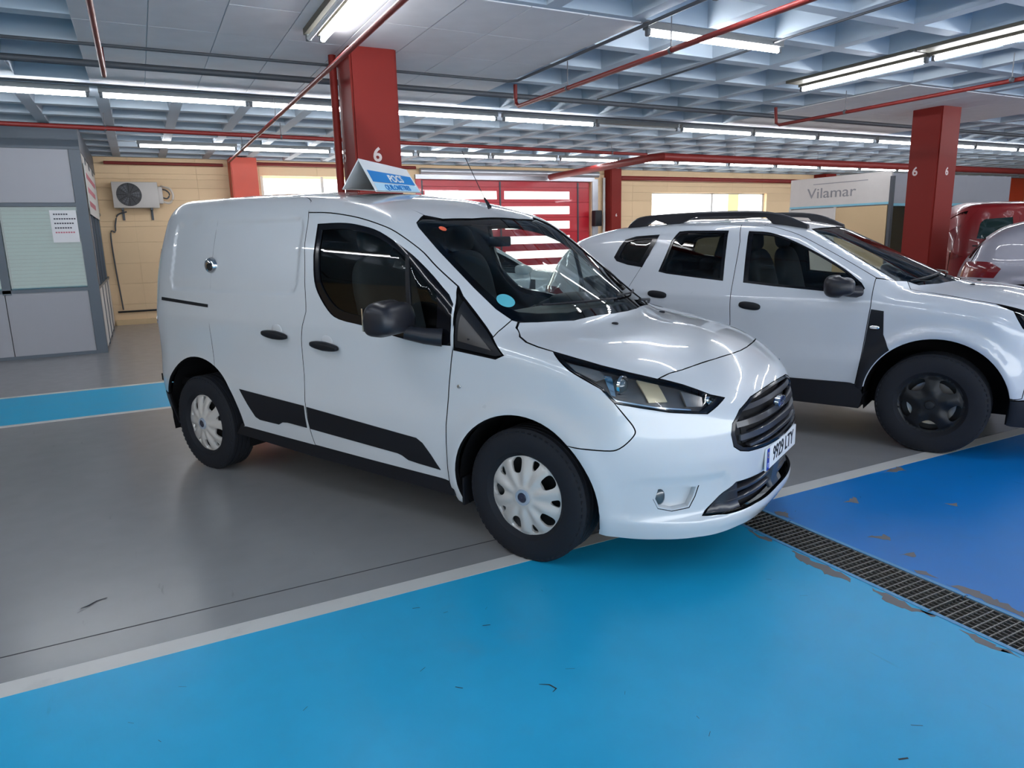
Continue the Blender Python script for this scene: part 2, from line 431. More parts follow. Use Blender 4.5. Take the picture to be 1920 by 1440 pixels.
def wheel_tyre(parent, x, y, R, W, rim, side, m='rubber'):
    # side -1: outer face towards -y
    s = side; prof_ = [(rim, W/2*.8), (rim+.012, W/2*.94), (rim+.05, W/2*1.0), (R-.035, W/2*.97), (R-.012, W/2*.86), (R, W/2*.74)]
    gr = []
    for c in (.5, .17, -.17, -.5):
        gr += [(R, W/2*(c+.05)), (R-.007, W/2*(c+.035)), (R-.007, W/2*(c-.035)), (R, W/2*(c-.05))]
    pr = prof_+gr+[(r, -h) for r, h in prof_[::-1]]
    bm = bmesh.new(); add_lathe(bm, [(r, h*s) for r, h in pr]+[(rim-.01, -W/2*.7*s), (rim-.01, W/2*.7*s)], 72, 'y', closed=True)
    # shoulder blocks
    for k in range(60):
        t = 2*PI*k/60; c, sn = math.cos(t), math.sin(t)
        for sg in (1, -1):
            h0, h1 = W/2*.60*sg, W/2*.90*sg
            vs = []
            for (dt, rr_, hh) in ((-.028, R+.001, h0), (.028, R+.001, h0), (.028, R-.013, h1), (-.028, R-.013, h1)):
                vs.append(((rr_)*math.cos(t+dt), hh, (rr_)*math.sin(t+dt)))
            top = [bm.verts.new(v) for v in vs]; bot = [bm.verts.new((v[0]*.975, v[1]*.98, v[2]*.975)) for v in vs]
            bm.faces.new(top)
            for i in range(4): bm.faces.new((top[i], top[(i+1) % 4], bot[(i+1) % 4], bot[i]))
    for v in bm.verts: v.co = Vector((v.co.x, v.co.y, max(v.co.z, -R+.006)))
    o = bmobj('wheel', bm, MAT[m], parent, smooth=True, loc=(x, y, R-.006))
    return o
def disc_cover(parent, m, R, s, dishf, holes, yoff, name='hubcap', h=.012):
    def mp(U):
        r = np.hypot(U[:, 0], U[:, 1]); d = dishf(U[:, 0], U[:, 1]); P = np.stack([U[:, 0], s*(yoff+d), U[:, 1]], 1)
        e = 1e-3; gx = (dishf(U[:, 0]+e, U[:, 1])-dishf(U[:, 0]-e, U[:, 1]))/(2*e); gz = (dishf(U[:, 0], U[:, 1]+e)-dishf(U[:, 0], U[:, 1]-e))/(2*e)
        N = np.stack([-gx, s+0*gx, -gz], 1); N /= np.linalg.norm(N, axis=1, keepdims=True); return P, N
    return patch(name, arc(0, 0, R, 0, 355, 71), holes, mp, m, parent, h=h, edge=.012, depth=.022)
def van_hubcap(wh, s, rot=0):
    holes = []
    def blobh(a, r0, r1, w0, w1, n=18):
        out = []
        for k in range(n):
            t = 2*PI*k/n; c = math.copysign(abs(math.cos(t))**.7, math.cos(t)); q = math.copysign(abs(math.sin(t))**.7, math.sin(t))
            r = (r0+r1)/2+(r1-r0)/2*c; w_ = (w0+(w1-w0)*(c+1)/2)/2*q; out.append((r*math.cos(a)-w_*math.sin(a), r*math.sin(a)+w_*math.cos(a)))
        return out
    for k in range(5):
        a = math.radians(rot+12+72*k); holes.append(blobh(a, .116, .190, .044, .074)); a += math.radians(36); holes.append(blobh(a, .140, .188, .016, .046))
    def dish(x, z):
        r = np.hypot(x, z); t = np.arctan2(z, x)
        d = .030-.028*np.clip((r-.05)/.14, 0, 1)**2+.004*np.exp(-((r-.045)/.012)**2)
        ri = .0055*np.cos(10*(t-math.radians(rot+12))+PI)*np.clip((r-.05)/.05, 0, 1)*np.clip((.20-r)/.02, 0, 1)
        return d+ri
    hc = disc_cover(wh, MAT['silver_plastic'], .208, s, dish, holes, .070)
    bm = bmesh.new(); add_lathe(bm, [(.203, .070*s), (.207, .078*s), (.213, .078*s), (.216, .070*s), (.213, .050*s)], 64, 'y'); bmobj('hubcap_rim', bm, MAT['silver_plastic'], wh, True)
    bm = bmesh.new(); add_lathe(bm, [(.001, .112*s), (.021, .112*s), (.024, .108*s), (.024, .09*s)], 24, 'y'); bmobj('hub_badge', bm, MAT['badge_dark'], wh, True)
    bm = bmesh.new(); add_lathe(bm, [(.024, .095*s), (.025, .111*s), (.038, .111*s), (.042, .095*s)], 24, 'y'); bmobj('badge_ring', bm, MAT['ring_pale'], wh, True)
    bm = bmesh.new(); add_lathe(bm, [(.001, .01*s), (.15, .02*s), (.20, .05*s), (.212, .07*s)], 32, 'y'); bmobj('steel_rim', bm, MAT['black_metal'], wh, True)
def arch_liner(root, x, z, R, y0, y1, both=True, r_in=None):
    for sg in ((-1, 1) if both else (-1,)):
        bm = bmesh.new(); n = 20; A = []; Bv = []
        for k in range(n+1):
            t = math.radians(-14+208*k/n); A.append(bm.verts.new((x+R*math.cos(t), sg*y0, z+R*math.sin(t)))); Bv.append(bm.verts.new((x+R*math.cos(t), sg*y1, z+R*math.sin(t))))
        for k in range(n): bm.faces.new((A[k], A[k+1], Bv[k+1], Bv[k]))
        bm.faces.new(Bv)
        bmobj('wheel_arch_liner', bm, MAT['car_inner'], root)
def seat(root, x, y, m, z=.62, name='seat'):
    s = blob(name, (x, y, z), (.25, .25, .10), m, root, e=4)
    bk = blob('backrest', (0, 0, 0), (.07, .24, .34), m, s, e=3.5); bk.location = (x-.27, y, z+.33); bk.rotation_euler = (0, math.radians(-14), 0)
    hr = blob('headrest', (0, 0, 0), (.05, .13, .09), m, s, e=3); hr.location = (x-.37, y, z+.74); hr.rotation_euler = (0, math.radians(-10), 0)
    return s
def steering(root, x, y, z, tilt, R=.185):
    bm = bmesh.new(); pts = [(0, R*math.cos(t), R*math.sin(t)) for t in [2*PI*k/32 for k in range(33)]]
    add_tube(bm, pts, .016, 8, cap=False); add_tube(bm, [(0, -R, 0), (.02, 0, -.02), (0, R, 0)], .018, 6); add_tube(bm, [(0, 0, 0), (0, 0, -R)], .02, 6)
    add_tube(bm, [(0, 0, 0), (.3, 0, 0)], .03, 6)
    o = bmobj('steering_wheel', bm, MAT['black_plastic'], root, True, loc=(x, y, z)); o.rotation_euler = (0, math.radians(tilt), 0)
    blob('horn_pad', (0.01, 0, -.01), (.02, .07, .055), MAT['black_plastic'], o, e=3)

def build_van(root, paint, detail=True, q=1.0, windows=False):
    B = Body(VAN); M = Maker(B, root, q); S, T, F, G = M.S, M.T, M.F, M.G; cy, fr, rr = M.cy, M.fr, M.rr
    gB = [(-1.53, 1.69), (-1.52, 1.64), (-1.52, 1.52), (-1.495, 1.37), (-1.47, 1.17), (-1.475, 1.12), (-1.50, 1.04), (-1.52, .94), (-1.525, .75), (-1.52, .59), (-1.51, .44), (-1.495, .345)]
    gB = cr(gB, 3)
    gF = cr([(-.43, 1.295), (-.39, 1.22), (-.38, 1.12), (-.38, 1.02), (-.40, .93), (-.425, .79), (-.44, .62), (-.45, .44), (-.46, .31)], 3)
    dt = cr([(-1.53, 1.69), (-1.34, 1.68), (-1.13, 1.65), (-.96, 1.61), (-.83, 1.565), (-.68, 1.48), (-.56, 1.39), (-.43, 1.295)], 4)
    # front door
    win = cr([(-1.43, 1.62), (-1.24, 1.62), (-1.10, 1.605), (-.93, 1.565), (-.73, 1.47), (-.58, 1.37), (-.44, 1.258)], 4)+[(-.405, 1.215), (-.398, 1.12), (-.398, 1.022)]+cr([(-.55, 1.022), (-.69, 1.035), (-.85, 1.06), (-1.0, 1.088), (-1.19, 1.112), (-1.28, 1.155), (-1.37, 1.25), (-1.41, 1.34), (-1.43, 1.45)], 3)
    door = M.panel('front_door', cy, S(dt+gF[1:]+[(-1.0, .328)]+gB[::-1][:-1]), paint, holes=[S(win)], h=.035, gap=.0035)
    dl = door
    wi = offs(win if area2(win) > 0 else win[::-1], .0)
    glassp = cr([(-1.405, 1.595), (-1.24, 1.598), (-1.10, 1.583), (-.93, 1.542), (-.75, 1.455), (-.62, 1.36), (-.50, 1.27)], 3)+[(-.488, 1.22), (-.488, 1.085)]+cr([(-.60, 1.075), (-.70, 1.085), (-.85, 1.10), (-1.0, 1.125), (-1.17, 1.150), (-1.26, 1.19), (-1.35, 1.28), (-1.385, 1.36), (-1.405, 1.47)], 3)
    M.panel('window_frame', cy, S(win), MAT['black_gloss'], holes=[S(glassp)], parent=tuple(dl), off=.006, gap=-.004, liner=False, h=.04, depth=.02)
    M.panel('window_glass', cy, S(glassp), MAT['glass_side'], parent=tuple(dl), off=.014, gap=-.006, liner=False, h=.06, depth=0)
    M.panel('window_divider', cy, S([(-.735, 1.46), (-.71, 1.45), (-.655, 1.09), (-.68, 1.09)]), MAT['black_plastic'], parent=tuple(dl), off=.006, gap=0, liner=False, depth=.012)
    # a-pillar and cant rail above the doors
    wse = [(-.835, -.60), (-.815, -.645), (-.78, -.668), (-.62, -.700), (-.38, -.72), (-.25, -.722), (-.17, -.705)]
    tri = [(-.372, 1.228), (-.30, 1.165), (-.2, 1.08), (-.095, .992)]
    cant = cat(T([(-2.43, -.53), (-1.9, -.53), (-1.4, -.53), (-1.1, -.53), (-.865, -.53)]), T([(-.85, -.57)]+wse), S([(-.17, 1.068)]), S([(-.2, 1.09), (-.30, 1.177), (-.385, 1.25)]), S(dt[::-1]), T([(-1.565, -.715), (-1.61, -.69), (-1.67, -.665), (-1.74, -.655), (-2.43, -.63)]))
    M.panel('roof_side', cy, cant, paint, h=.035)
    # corner trim
    M.panel('corner_trim', cy, S([(-.372, 1.235), (-.09, .995), (-.13, .985), (-.372, 1.012)]), MAT['black_plastic'], h=.04, off=.002)
    if detail: M.panel('corner_infill', cy, S([(-.352, 1.175), (-.352, 1.045), (-.15, 1.01)]), MAT['brown_plastic'], h=.04, off=-.001, depth=.004, liner=False)
    # fender
    arcF = [(x, z) for x, z in arc(-.01, .325, .395, 48, 200, 26)]
    fend = cat(S([(-.17, 1.066)]), T([(-.17, -.708), (-.145, -.69), (-.13, -.73), (-.07, -.785), (-.01, -.82), (.06, -.83)]), np.array([(.14, -.83, 1.02), (.25, -.87, .95), (.39, -.85, .88), (.45, -.84, .82)]), S(cr([(.49, .77), (.53, .715), (.53, .68), (.48, .625), (.42, .612), (.254, .618)], 4)+arcF+[(-.44, .20), (-.46, .28)]+gF[::-1][:-6]+[(-.38, 1.0), (-.13, .975), (-.085, .995)]))
    M.panel('front_fender', cy, fend, paint, h=.035)
    # slider and rear quarter
    cR = (-2.63, .335, .455)
    sl = cat(T([(-2.43, -.63), (-1.74, -.655), (-1.67, -.665), (-1.61, -.69), (-1.565, -.715)]), S(gB+[(-1.8, .355), (-2.19, .368)]+arc(*cR, 5, 64, 12)+[(-2.43, 1.0), (-2.43, 1.4), (-2.43, 1.6)]))
    sd = M.panel('sliding_door', cy, sl, paint, h=.022 if detail else .05, gap=.0015)
    M.panel('lower_trim', cy, S([(-2.16, .622), (-1.533, .587), (-1.535, .452), (-1.71, .46), (-1.76, .455), (-1.80, .435), (-1.99, .44), (-2.03, .455), (-2.09, .53)]), MAT['black_plastic'], parent=tuple(sd), off=-.004, depth=.006, gap=0, liner=False)
    M.panel('lower_trim', cy, S([(-1.508, .583), (-.65, .522), (-.61, .50), (-.56, .44), (-.51, .368), (-.66, .378), (-.73, .385), (-.77, .405), (-.80, .412), (-1.505, .450)]), MAT['black_plastic'], parent=tuple(door), off=-.004, depth=.006, gap=0, liner=False)
    qt = cat(T([(-2.43, -.53), (-2.9, -.53), (-3.2, -.53), (-3.32, -.53)]), G([(-.70, 1.72), (-.735, 1.55), (-.745, 1.2), (-.745, .8), (-.74, .52)]), S([(-3.05, .50)]+arc(*cR, 158, 64, 16)+[(-2.43, 1.0), (-2.43, 1.4), (-2.43, 1.6)]), T([(-2.43, -.63)]))
    qp = M.panel('rear_quarter', rr, qt, paint, h=.026 if detail else .06, gap=.001)
    M.panel('door_track', cy, S([(-3.03, 1.177), (-2.44, 1.147), (-2.44, 1.127), (-3.03, 1.155)]), MAT['black_plastic'], parent=tuple(qp), off=-.002, depth=.004, gap=0, liner=False)
    M.panel('tail_light', rr, G([(-.735, 1.5), (-.84, 1.45), (-.86, 1.0), (-.75, .95)]), MAT['lamp_red'], parent=tuple(qp), off=-.004, depth=.01, gap=0, liner=False)
    if windows:
        M.panel('side_window', cy, S([(-2.33, 1.24), (-2.33, 1.52), (-2.28, 1.60), (-1.68, 1.60), (-1.62, 1.54), (-1.60, 1.24)]), MAT['glass_tint'], parent=tuple(sd), off=-.003, depth=.004, gap=0, liner=False, h=.08)
        M.panel('side_window', rr, S([(-2.98, 1.28), (-2.94, 1.52), (-2.88, 1.58), (-2.52, 1.60), (-2.50, 1.24)]), MAT['glass_tint'], parent=tuple(qp), off=-.003, depth=.004, gap=0, liner=False, h=.08)
    # roof, rear doors, bumpers
    roof = sym(T([(-.765, 0), (-.765, -.23), (-.80, -.45), (-.862, -.53), (-1.4, -.53), (-2.4, -.53), (-3.32, -.53), (-3.36, 0)]))
    M.panel('roof', cy, roof, paint, both=False, h=.07, gap=.003)
    for a, b in ((-.735, -.003), (.003, .735)):
        M.panel('rear_door', rr, G([(a, 1.74), (a, 1.2), (a, .53), (b, .53), (b, 1.2), (b, 1.74)]), paint, both=False, h=.12, gap=.003)
    M.panel('rear_bumper', rr, cat(S([(-3.04, .49)]), G([(-.74, .51), (-.4, .51), (0, .51), (.4, .51), (.74, .51)]), S([(-3.04, .49)])*np.array([1, -1, 1]), S([(-3.03, .26)])*np.array([1, -1, 1]), G([(.74, .24), (0, .24), (-.74, .24)]), S([(-3.03, .26)])), MAT['black_plastic'], both=False, h=.09)
    # bonnet
    hl_top = np.array([(.14, -.83, 1.02), (.25, -.815, .995), (.36, -.795, .97), (.47, -.745, .94), (.575, -.675, .907)])
    hood = sym(cat(T([(.095, 0), (.085, -.13), (.015, -.44), (-.085, -.61), (-.14, -.69), (-.125, -.73), (-.07, -.785), (-.01, -.82), (.06, -.83)]), hl_top, T([(.60, -.61), (.63, -.54), (.65, -.47), (.69, -.28), (.71, -.12), (.715, 0)])))
    hd = M.panel('bonnet', M.hd, hood, paint, both=False, h=.03 if detail else .06, gap=.0025)
    # front bumper with its openings
    half = lambda L: sym(F(L))
    gri = half([(0, .80), (-.15, .797), (-.30, .787), (-.42, .75), (-.485, .70), (-.50, .655), (-.49, .60), (-.455, .575), (-.40, .562), (-.25, .552), (0, .54)])
    ink = half([(0, .415), (-.27, .42), (-.455, .425), (-.52, .37), (-.60, .297), (-.45, .287), (-.30, .288), (0, .285)])
    fogh = F([(-.755, .44), (-.69, .447), (-.625, .44), (-.63, .39), (-.645, .34), (-.70, .33), (-.74, .345), (-.757, .39)])
    lamp = np.array([(.14, -.83, 1.02), (.25, -.815, .995), (.36, -.795, .97), (.47, -.745, .94), (.575, -.675, .907), (.66, -.61, .88), (.76, -.53, .83), (.80, -.47, .81), (.79, -.53, .785), (.77, -.59, .76), (.72, -.655, .77), (.65, -.72, .78), (.55, -.785, .80), (.45, -.84, .82), (.42, -.85, .85), (.39, -.85, .88), (.32, -.86, .915), (.25, -.87, .95), (.19, -.855, .985)])
    bh = cat(T([(.715, 0), (.71, -.12), (.69, -.28), (.65, -.47), (.63, -.54), (.60, -.61), (.578, -.672)]), lamp[5:14], S(cr([(.49, .77), (.53, .715), (.53, .68), (.48, .625), (.42, .612), (.254, .618)], 4)+arc(-.01, .325, .395, 46, -19, 12)+[(.42, .193), (.47, .19)]), F([(-.72, .19), (-.60, .19), (-.4, .195), (-.2, .195), (0, .195)]))
    fogm = fogh*np.array([1, -1, 1])
    bp = M.panel('front_bumper', fr, sym(bh), paint, holes=[gri, ink, fogh, fogm], both=False, h=.022 if detail else .06, gap=.003)
    # headlamps
    n = lambda P: np.array(P)
    hb = M.panel('headlight', fr, lamp, MAT['lamp_base'], h=.03, off=.035, depth=0, liner=False, gap=-.006)
    ctr = lamp.mean(0)
    inner = ctr+(lamp-ctr)*.93
    M.panel('lens', fr, lamp, MAT['glass_clear'], parent=tuple(hb), off=.002, depth=0, liner=False, h=.03)
    M.panel('lamp_bezel', fr, lamp, MAT['black_gloss'], holes=[ctr+(lamp-ctr)*.90], parent=tuple(hb), off=.003, depth=.03, liner=False, h=.03, gap=.001)
    M.panel('reflector', fr, n([(.20, -.845, .985), (.36, -.80, .95), (.40, -.80, .92), (.36, -.83, .90), (.26, -.85, .945)]), MAT['lamp_grey'], parent=tuple(hb), off=.012, depth=.01, liner=False, h=.03)
    M.panel('reflector', fr, n([(.50, -.735, .915), (.58, -.68, .89), (.62, -.68, .81), (.56, -.74, .81)]), MAT['lamp_amber'], parent=tuple(hb), off=.012, depth=.012, liner=False, h=.02)
    M.panel('reflector', fr, n([(.66, -.63, .86), (.735, -.56, .83), (.745, -.58, .785), (.69, -.64, .79)]), MAT['lamp_grey'], parent=tuple(hb), off=.012, depth=.012, liner=False, h=.02)
    M.panel('reflector', fr, n([(.385, -.825, .94), (.42, -.80, .935), (.45, -.82, .84), (.43, -.835, .85)]), MAT['chrome'], parent=tuple(hb), off=.012, depth=.012, liner=False, h=.02)
    M.panel('daytime_lamp', fr, n([(.40, -.845, .865), (.46, -.83, .835), (.60, -.745, .805), (.72, -.64, .788), (.73, -.645, .78), (.60, -.755, .795), (.46, -.84, .822), (.41, -.85, .85)]), MAT['chrome'], parent=tuple(hb), off=.012, depth=.01, liner=False, h=.02)
    for sg, hh in zip((-1, 1), hb):
        for px, py, pz, r in ((.455, .775, .885, .034), (.755, .545, .805, .016)):
            bm = bmesh.new(); bmesh.ops.create_uvsphere(bm, u_segments=20, v_segments=12, radius=r); bmobj('projector_lens', bm, MAT['lens_glass'], hh, True, loc=(px-.01, sg*py, pz))
            bm = bmesh.new(); add_lathe(bm, [(r*1.02, .0), (r*1.3, .012), (r*1.35, .0)], 20, 'x'); bmobj('lamp_ring', bm, MAT['chrome'], hh, True, loc=(px-.005, sg*py, pz))
    # grille
    gr = M.panel('grille', fr, gri, MAT['mesh_black'], both=False, off=.05, depth=0, gap=-.01, liner=False, h=.05)
    gc = gri.mean(0); M.panel('grille_frame', fr, gri, MAT['black_gloss'], holes=[gc+(gri-gc)*np.array([1, .945, .87])], both=False, parent=gr, off=.001, depth=.04, gap=.002, liner=False, h=.02)
    for zc, wd, hh in ((.752, .40, .022), (.690, .455, .026), (.628, .44, .026), (.583, .37, .012)):
        a = hh/2
        bar = M.panel('grille_bar', fr, F([(y, zc+a) for y in np.linspace(-wd, wd, 21)]+[(y, zc-a) for y in np.linspace(wd, -wd, 21)]), MAT['grille_grey'], both=False, parent=gr, off=.008, depth=.03, gap=0, liner=False, h=.02)
    for y in (-.445, -.40, .40, .445):
        M.panel('grille_cell', fr, F([(y-.018, .74 if abs(y) < .42 else .71), (y+.018, .74 if abs(y) < .42 else .71), (y+.018, .60), (y-.018, .60)]), MAT['mesh_black'], both=False, parent=gr, off=.02, depth=.01, gap=0, liner=False)
    ik = M.panel('lower_intake', fr, ink, MAT['mesh_black'], both=False, off=.06, depth=0, gap=-.01, liner=False, h=.05)
    for zc, wd in ((.372, .50), (.328, .53)):
        M.panel('intake_bar', fr, F([(y, zc+.006) for y in np.linspace(-wd, wd, 21)]+[(y, zc-.006) for y in np.linspace(wd, -wd, 21)]), MAT['grille_grey'], both=False, parent=ik, off=.012, depth=.03, gap=0, liner=False, h=.02)
    M.panel('radar_cover', fr, F([(-.05, .405), (.05, .405), (.05, .295), (-.05, .295)]), MAT['blue_grey'], both=False, parent=ik, off=.004, depth=.03, gap=0, liner=False)
    for sg in (-1, 1):
        M.panel('intake_corner', fr, F([(sg*.43, .415), (sg*.455, .415), (sg*.575, .30), (sg*.40, .295)]), MAT['grille_grey'], both=False, parent=ik, off=.014, depth=.02, gap=0, liner=False, h=.03)
    # fog lamp pockets
    for sg in (-1, 1):
        f0 = fogh*np.array([1, -sg, 1]); fc = f0.mean(0)
        fp = M.panel('fog_lamp_pocket', fr, f0, paint, both=False, parent=bp, off=.035, depth=0, gap=-.004, liner=False, h=.03)
        M.panel('pocket_rim', fr, f0, paint, both=False, parent=bp, holes=[fc+(f0-fc)*.93], off=.004, depth=.035, gap=-.001, liner=False, h=.02)
        o = blob('fog_lamp', (0, 0, 0), (.012, .026, .036), MAT['lens_dark'], bp, e=2.2); o.location = (.612, sg*.722, .392); o.rotation_euler = (0, 0, sg*math.radians(38))
    if detail:
        # badge and number plate
        bx = float(F([(0, .71)])[0][0])
        bm = bmesh.new(); add_lathe(bm, [(.001, .004), (.8, .004), (.92, .002), (1, 0), (1, -.02)], 40, 'x')
        for v in bm.verts: v.co.y *= .058; v.co.z *= .024
        bd = bmobj('badge', bm, MAT['badge_blue'], gr, True, loc=(bx+.006, 0, .715))
        bm = bmesh.new(); rg = add_lathe(bm, [(.90, .0045), (.97, .0055), (1.03, .0045), (1.04, -.015)], 40, 'x')
        for v in bm.verts: v.co.y *= .060; v.co.z *= .026
        bmobj('badge_ring', bm, MAT['chrome'], gr, True, loc=(bx+.006, 0, .715))
        text('badge_lettering', 'Ford', .03, MAT['chrome'], gr, frameM((bx+.0115, 0, .715), (0, 1, 0), (0, 0, 1)), .0008, 1.2)
        px = float(F([(0, .48)])[0][0])+.006
        pl = box('number_plate', (px-.012, -.26, .43), (px, .26, .54), MAT['plate_white'], root, .004)
        box('plate_band', (px, -.258, .433), (px+.0008, -.218, .537), MAT['plate_blue'], pl)
        text('plate_numerals', '9929 LTY', .10, MAT['plate_black'], pl, frameM((px+.0012, .022, .486), (0, 1, 0), (0, 0, 1)), .0006, .92, .0012)
        text('plate_country', 'E', .03, MAT['plate_white'], pl, frameM((px+.0012, -.238, .455), (0, 1, 0), (0, 0, 1)), .0006)
        bm = bmesh.new()
        for k in range(12):
            t = 2*PI*k/12; add_box(bm, px+.0008, px+.0014, -.238+.012*math.cos(t)-.0018, -.238+.012*math.cos(t)+.0018, .505+.012*math.sin(t)-.0018, .505+.012*math.sin(t)+.0018)
        bmobj('plate_stars', bm, MAT['plate_yellow'], pl)
    # windscreen
    wsp = sym(T([(-.768, 0), (-.768, -.23), (-.803, -.45), (-.84, -.57), (-.832, -.60), (-.815, -.642), (-.78, -.666), (-.62, -.698), (-.38, -.718), (-.25, -.72), (-.17, -.70), (-.085, -.612), (.013, -.44), (.083, -.13), (.092, 0)]))
    wc = np.array([-.36, 0, 1.37])
    wsi = sym(T([(-.72, 0), (-.722, -.23), (-.745, -.45), (-.765, -.57), (-.74, -.62), (-.60, -.655), (-.36, -.67), (-.24, -.665), (-.18, -.63), (-.12, -.55), (-.04, -.40), (.02, -.13), (.03, 0)]))
    ws = M.panel('windscreen', cy, wsp, MAT['glass_front'], both=False, off=.006, depth=0, gap=0, liner=False, h=.07)
    M.panel('windscreen_band', cy, wsp, MAT['black_gloss'], holes=[wsi], both=False, parent=ws, off=.009, depth=.004, gap=0, liner=False, h=.04)
    # sills, arches, underbody, inside
    for sg in (-1, 1):
        bm = bmesh.new()
        pr = [(-2.24, .375), (-1.5, .347), (-.44, .312), (-.44, .235), (-1.5, .265), (-2.30, .30)]
        a = [bm.verts.new((x, sg*.872, z)) for x, z in pr]; b = [bm.verts.new((x, sg*.72, z)) for x, z in pr]
        bm.faces.new(a); bm.faces.new(b[::-1])
        for i in range(6): bm.faces.new((a[i], a[(i+1) % 6], b[(i+1) % 6], b[i]))
        bmobj('sill_trim', bm, MAT['black_plastic'], root)
        box('mud_flap', (-.40, min(sg*.86, sg*.70), .19), (-.385, max(sg*.86, sg*.70), .34), MAT['black_plastic'], root, .004)
    arch_liner(root, -.01, .325, .40, .86, .60); arch_liner(root, -2.63, .335, .46, .865, .60)
    box('underbody', (-3.2, -.60, .24), (.50, .60, .33), MAT['car_inner'], root)
    box('cargo_floor', (-3.3, -.80, .55), (-1.55, .80, .60), MAT['car_inner'], root)
    box('bulkhead', (-1.62, -.78, .4), (-1.59, .78, 1.36), MAT['car_inner'], root); box('bulkhead', (-1.62, -.68, 1.36), (-1.59, .68, 1.68), MAT['car_inner'], root)
    for sg in (-1, 1):
        s_ = seat(root, -1.02, sg*.40, MAT['seat_fabric'], .78)
    steering(root, -.70, .38, 1.06, 62)
    da = blob('dashboard', (-.30, 0, .92), (.36, .70, .20), MAT['dash_grey'], root, e=5)
    blob('instrument_hood', (-.46, .38, 1.13), (.12, .18, .045), MAT['dash_grey'], da, e=3)
    # mirrors, handles, small fittings
    for sg, dd in zip((-1, 1), door):
        sh = lambda x, y, z: (x+.04*y*sg*3*0, y, z-.0)
        mr = blob('side_mirror', (0, 0, 0), (.090, .140, .086), MAT['black_satin'], dd, e=3.8, shape=lambda x, y, z: (x*(1-.25*(z > 0)*abs(z)/.1), y, z*(1-.12*(x > 0))))
        mr.location = (-.655, sg*1.045, 1.155); mr.rotation_euler = (0, 0, sg*math.radians(-12))
        tube('mirror_arm', [(-.45, sg*.90, 1.055), (-.52, sg*.95, 1.065), (-.60, sg*1.0, 1.085)], [.045, .040, .035], MAT['black_satin'], dd)
        bm = bmesh.new(); add_box(bm, -.091, -.084, -.10, .10, -.055, .055); bmobj('mirror_glass', bm, MAT['chrome'], dd, loc=mr.location.copy(), rot=mr.rotation_euler.copy())
    ha = ((-1.74, 1.0, sd), (-1.305, .962, door))
    for hx, hz, pr_ in ha:
        for sg, pp in zip((-1, 1), pr_):
            yy = -float(S([(hx, hz)])[0][1])
            o = blob('door_handle', (0, 0, 0), (.115, .022, .025), MAT['black_plastic'], pp, e=3.2, shape=lambda x, y, z: (x, y, z*(1-.25*abs(x)/.11))); o.location = (hx, sg*(yy+.018), hz-.006); o.rotation_euler = (0, math.radians(4), 0)
            o = blob('handle_recess', (0, 0, 0), (.048, .006, .034), MAT['recess_white'], pp, e=2.2); o.location = (hx+.01, sg*(yy+.0), hz+.022)
    if detail:
        yq = -float(S([(-2.42, 1.39)])[0][1])
        bm = bmesh.new(); add_lathe(bm, [(.001, -.035), (.03, -.035), (.042, -.028), (.052, -.01), (.054, 0)], 24, 'y'); lk = bmobj('puck_lock', bm, MAT['chrome'], qp[0], True, loc=(-2.425, -yq, 1.392))
        bm = bmesh.new(); add_lathe(bm, [(.001, -.042), (.022, -.042), (.026, -.033)], 16, 'y'); bmobj('puck_lock', bm, MAT['black_metal'], qp[0], True, loc=(-2.40, -yq, 1.385))
        o = blob('indicator', (-.355, -.905, .822), (.011, .004, .009), MAT['lamp_grey'], root)
        o = tube('aerial', [(-.83, .02, 1.70), (-.845, .02, 1.725), (-.87, .02, 1.76)], [.014, .010, .006], MAT['black_plastic'], root)
        tube('aerial_rod', [(-.87, .02, 1.76), (-1.03, .02, 2.045)], .0022, MAT['black_plastic'], root, 6)
        for yy in (-.29, .29):
            z0 = float(T([(.17, yy)])[0][2]); blob('washer_nozzle', (.17, yy, z0+.002), (.018, .012, .008), MAT['black_plastic'], hd)
        for y0, y1 in ((.66, .10), (.05, -.50)):
            pts = []
            for k in range(7):
                t = k/6; yy = y0+(y1-y0)*t; p = T([(.05-.45*yy*yy-.045-.02*t, yy)])[0]; pts.append((p[0], p[1], p[2]+.012))
            tube('wiper', pts, .006, MAT['black_plastic'], root, 6)
        tube('wiper_arm', [(-.10, .70, 1.10), (-.06, .62, 1.125), (-.03, .42, 1.14)], .009, MAT['black_plastic'], root, 6)
        # stickers inside the windscreen
        for (sx, sy, rad, mm, nm) in ((-.255, -.635, .048, 'sticker_cyan', 'emissions_sticker'), (-.735, -.53, .022, 'sticker_red', 'small_sticker')):
            p = T([(sx, sy)]); nn = B.normal(p)[0]; p = p[0]
            bm = bmesh.new(); bmesh.ops.create_circle(bm, cap_ends=True, segments=28, radius=rad); o = bmobj(nm, bm, MAT[mm], ws)
            zz = Vector(nn); xx = Vector((0, 1, 0)); xx = (xx-zz*xx.dot(zz)).normalized(); yy_ = zz.cross(xx); Mx = Matrix((xx, yy_, zz)).transposed().to_4x4(); Mx.translation = Vector(p)-zz*.0075+zz*.004
            o.matrix_local = Mx
        box('sun_visor', (-1.06, .12, 1.60), (-.90, .56, 1.62), MAT['dash_grey'], root, .005)
        box('interior_mirror', (-.76, -.11, 1.47), (-.74, .11, 1.53), MAT['black_plastic'], root, .01)
    for x in (0, -2.662):
        for sg in (-1, 1):
            wh = wheel_tyre(root, x, sg*.79, .328, .205, .205, sg)
            van_hubcap(wh, sg, 22 if x == 0 else 42)
    return B

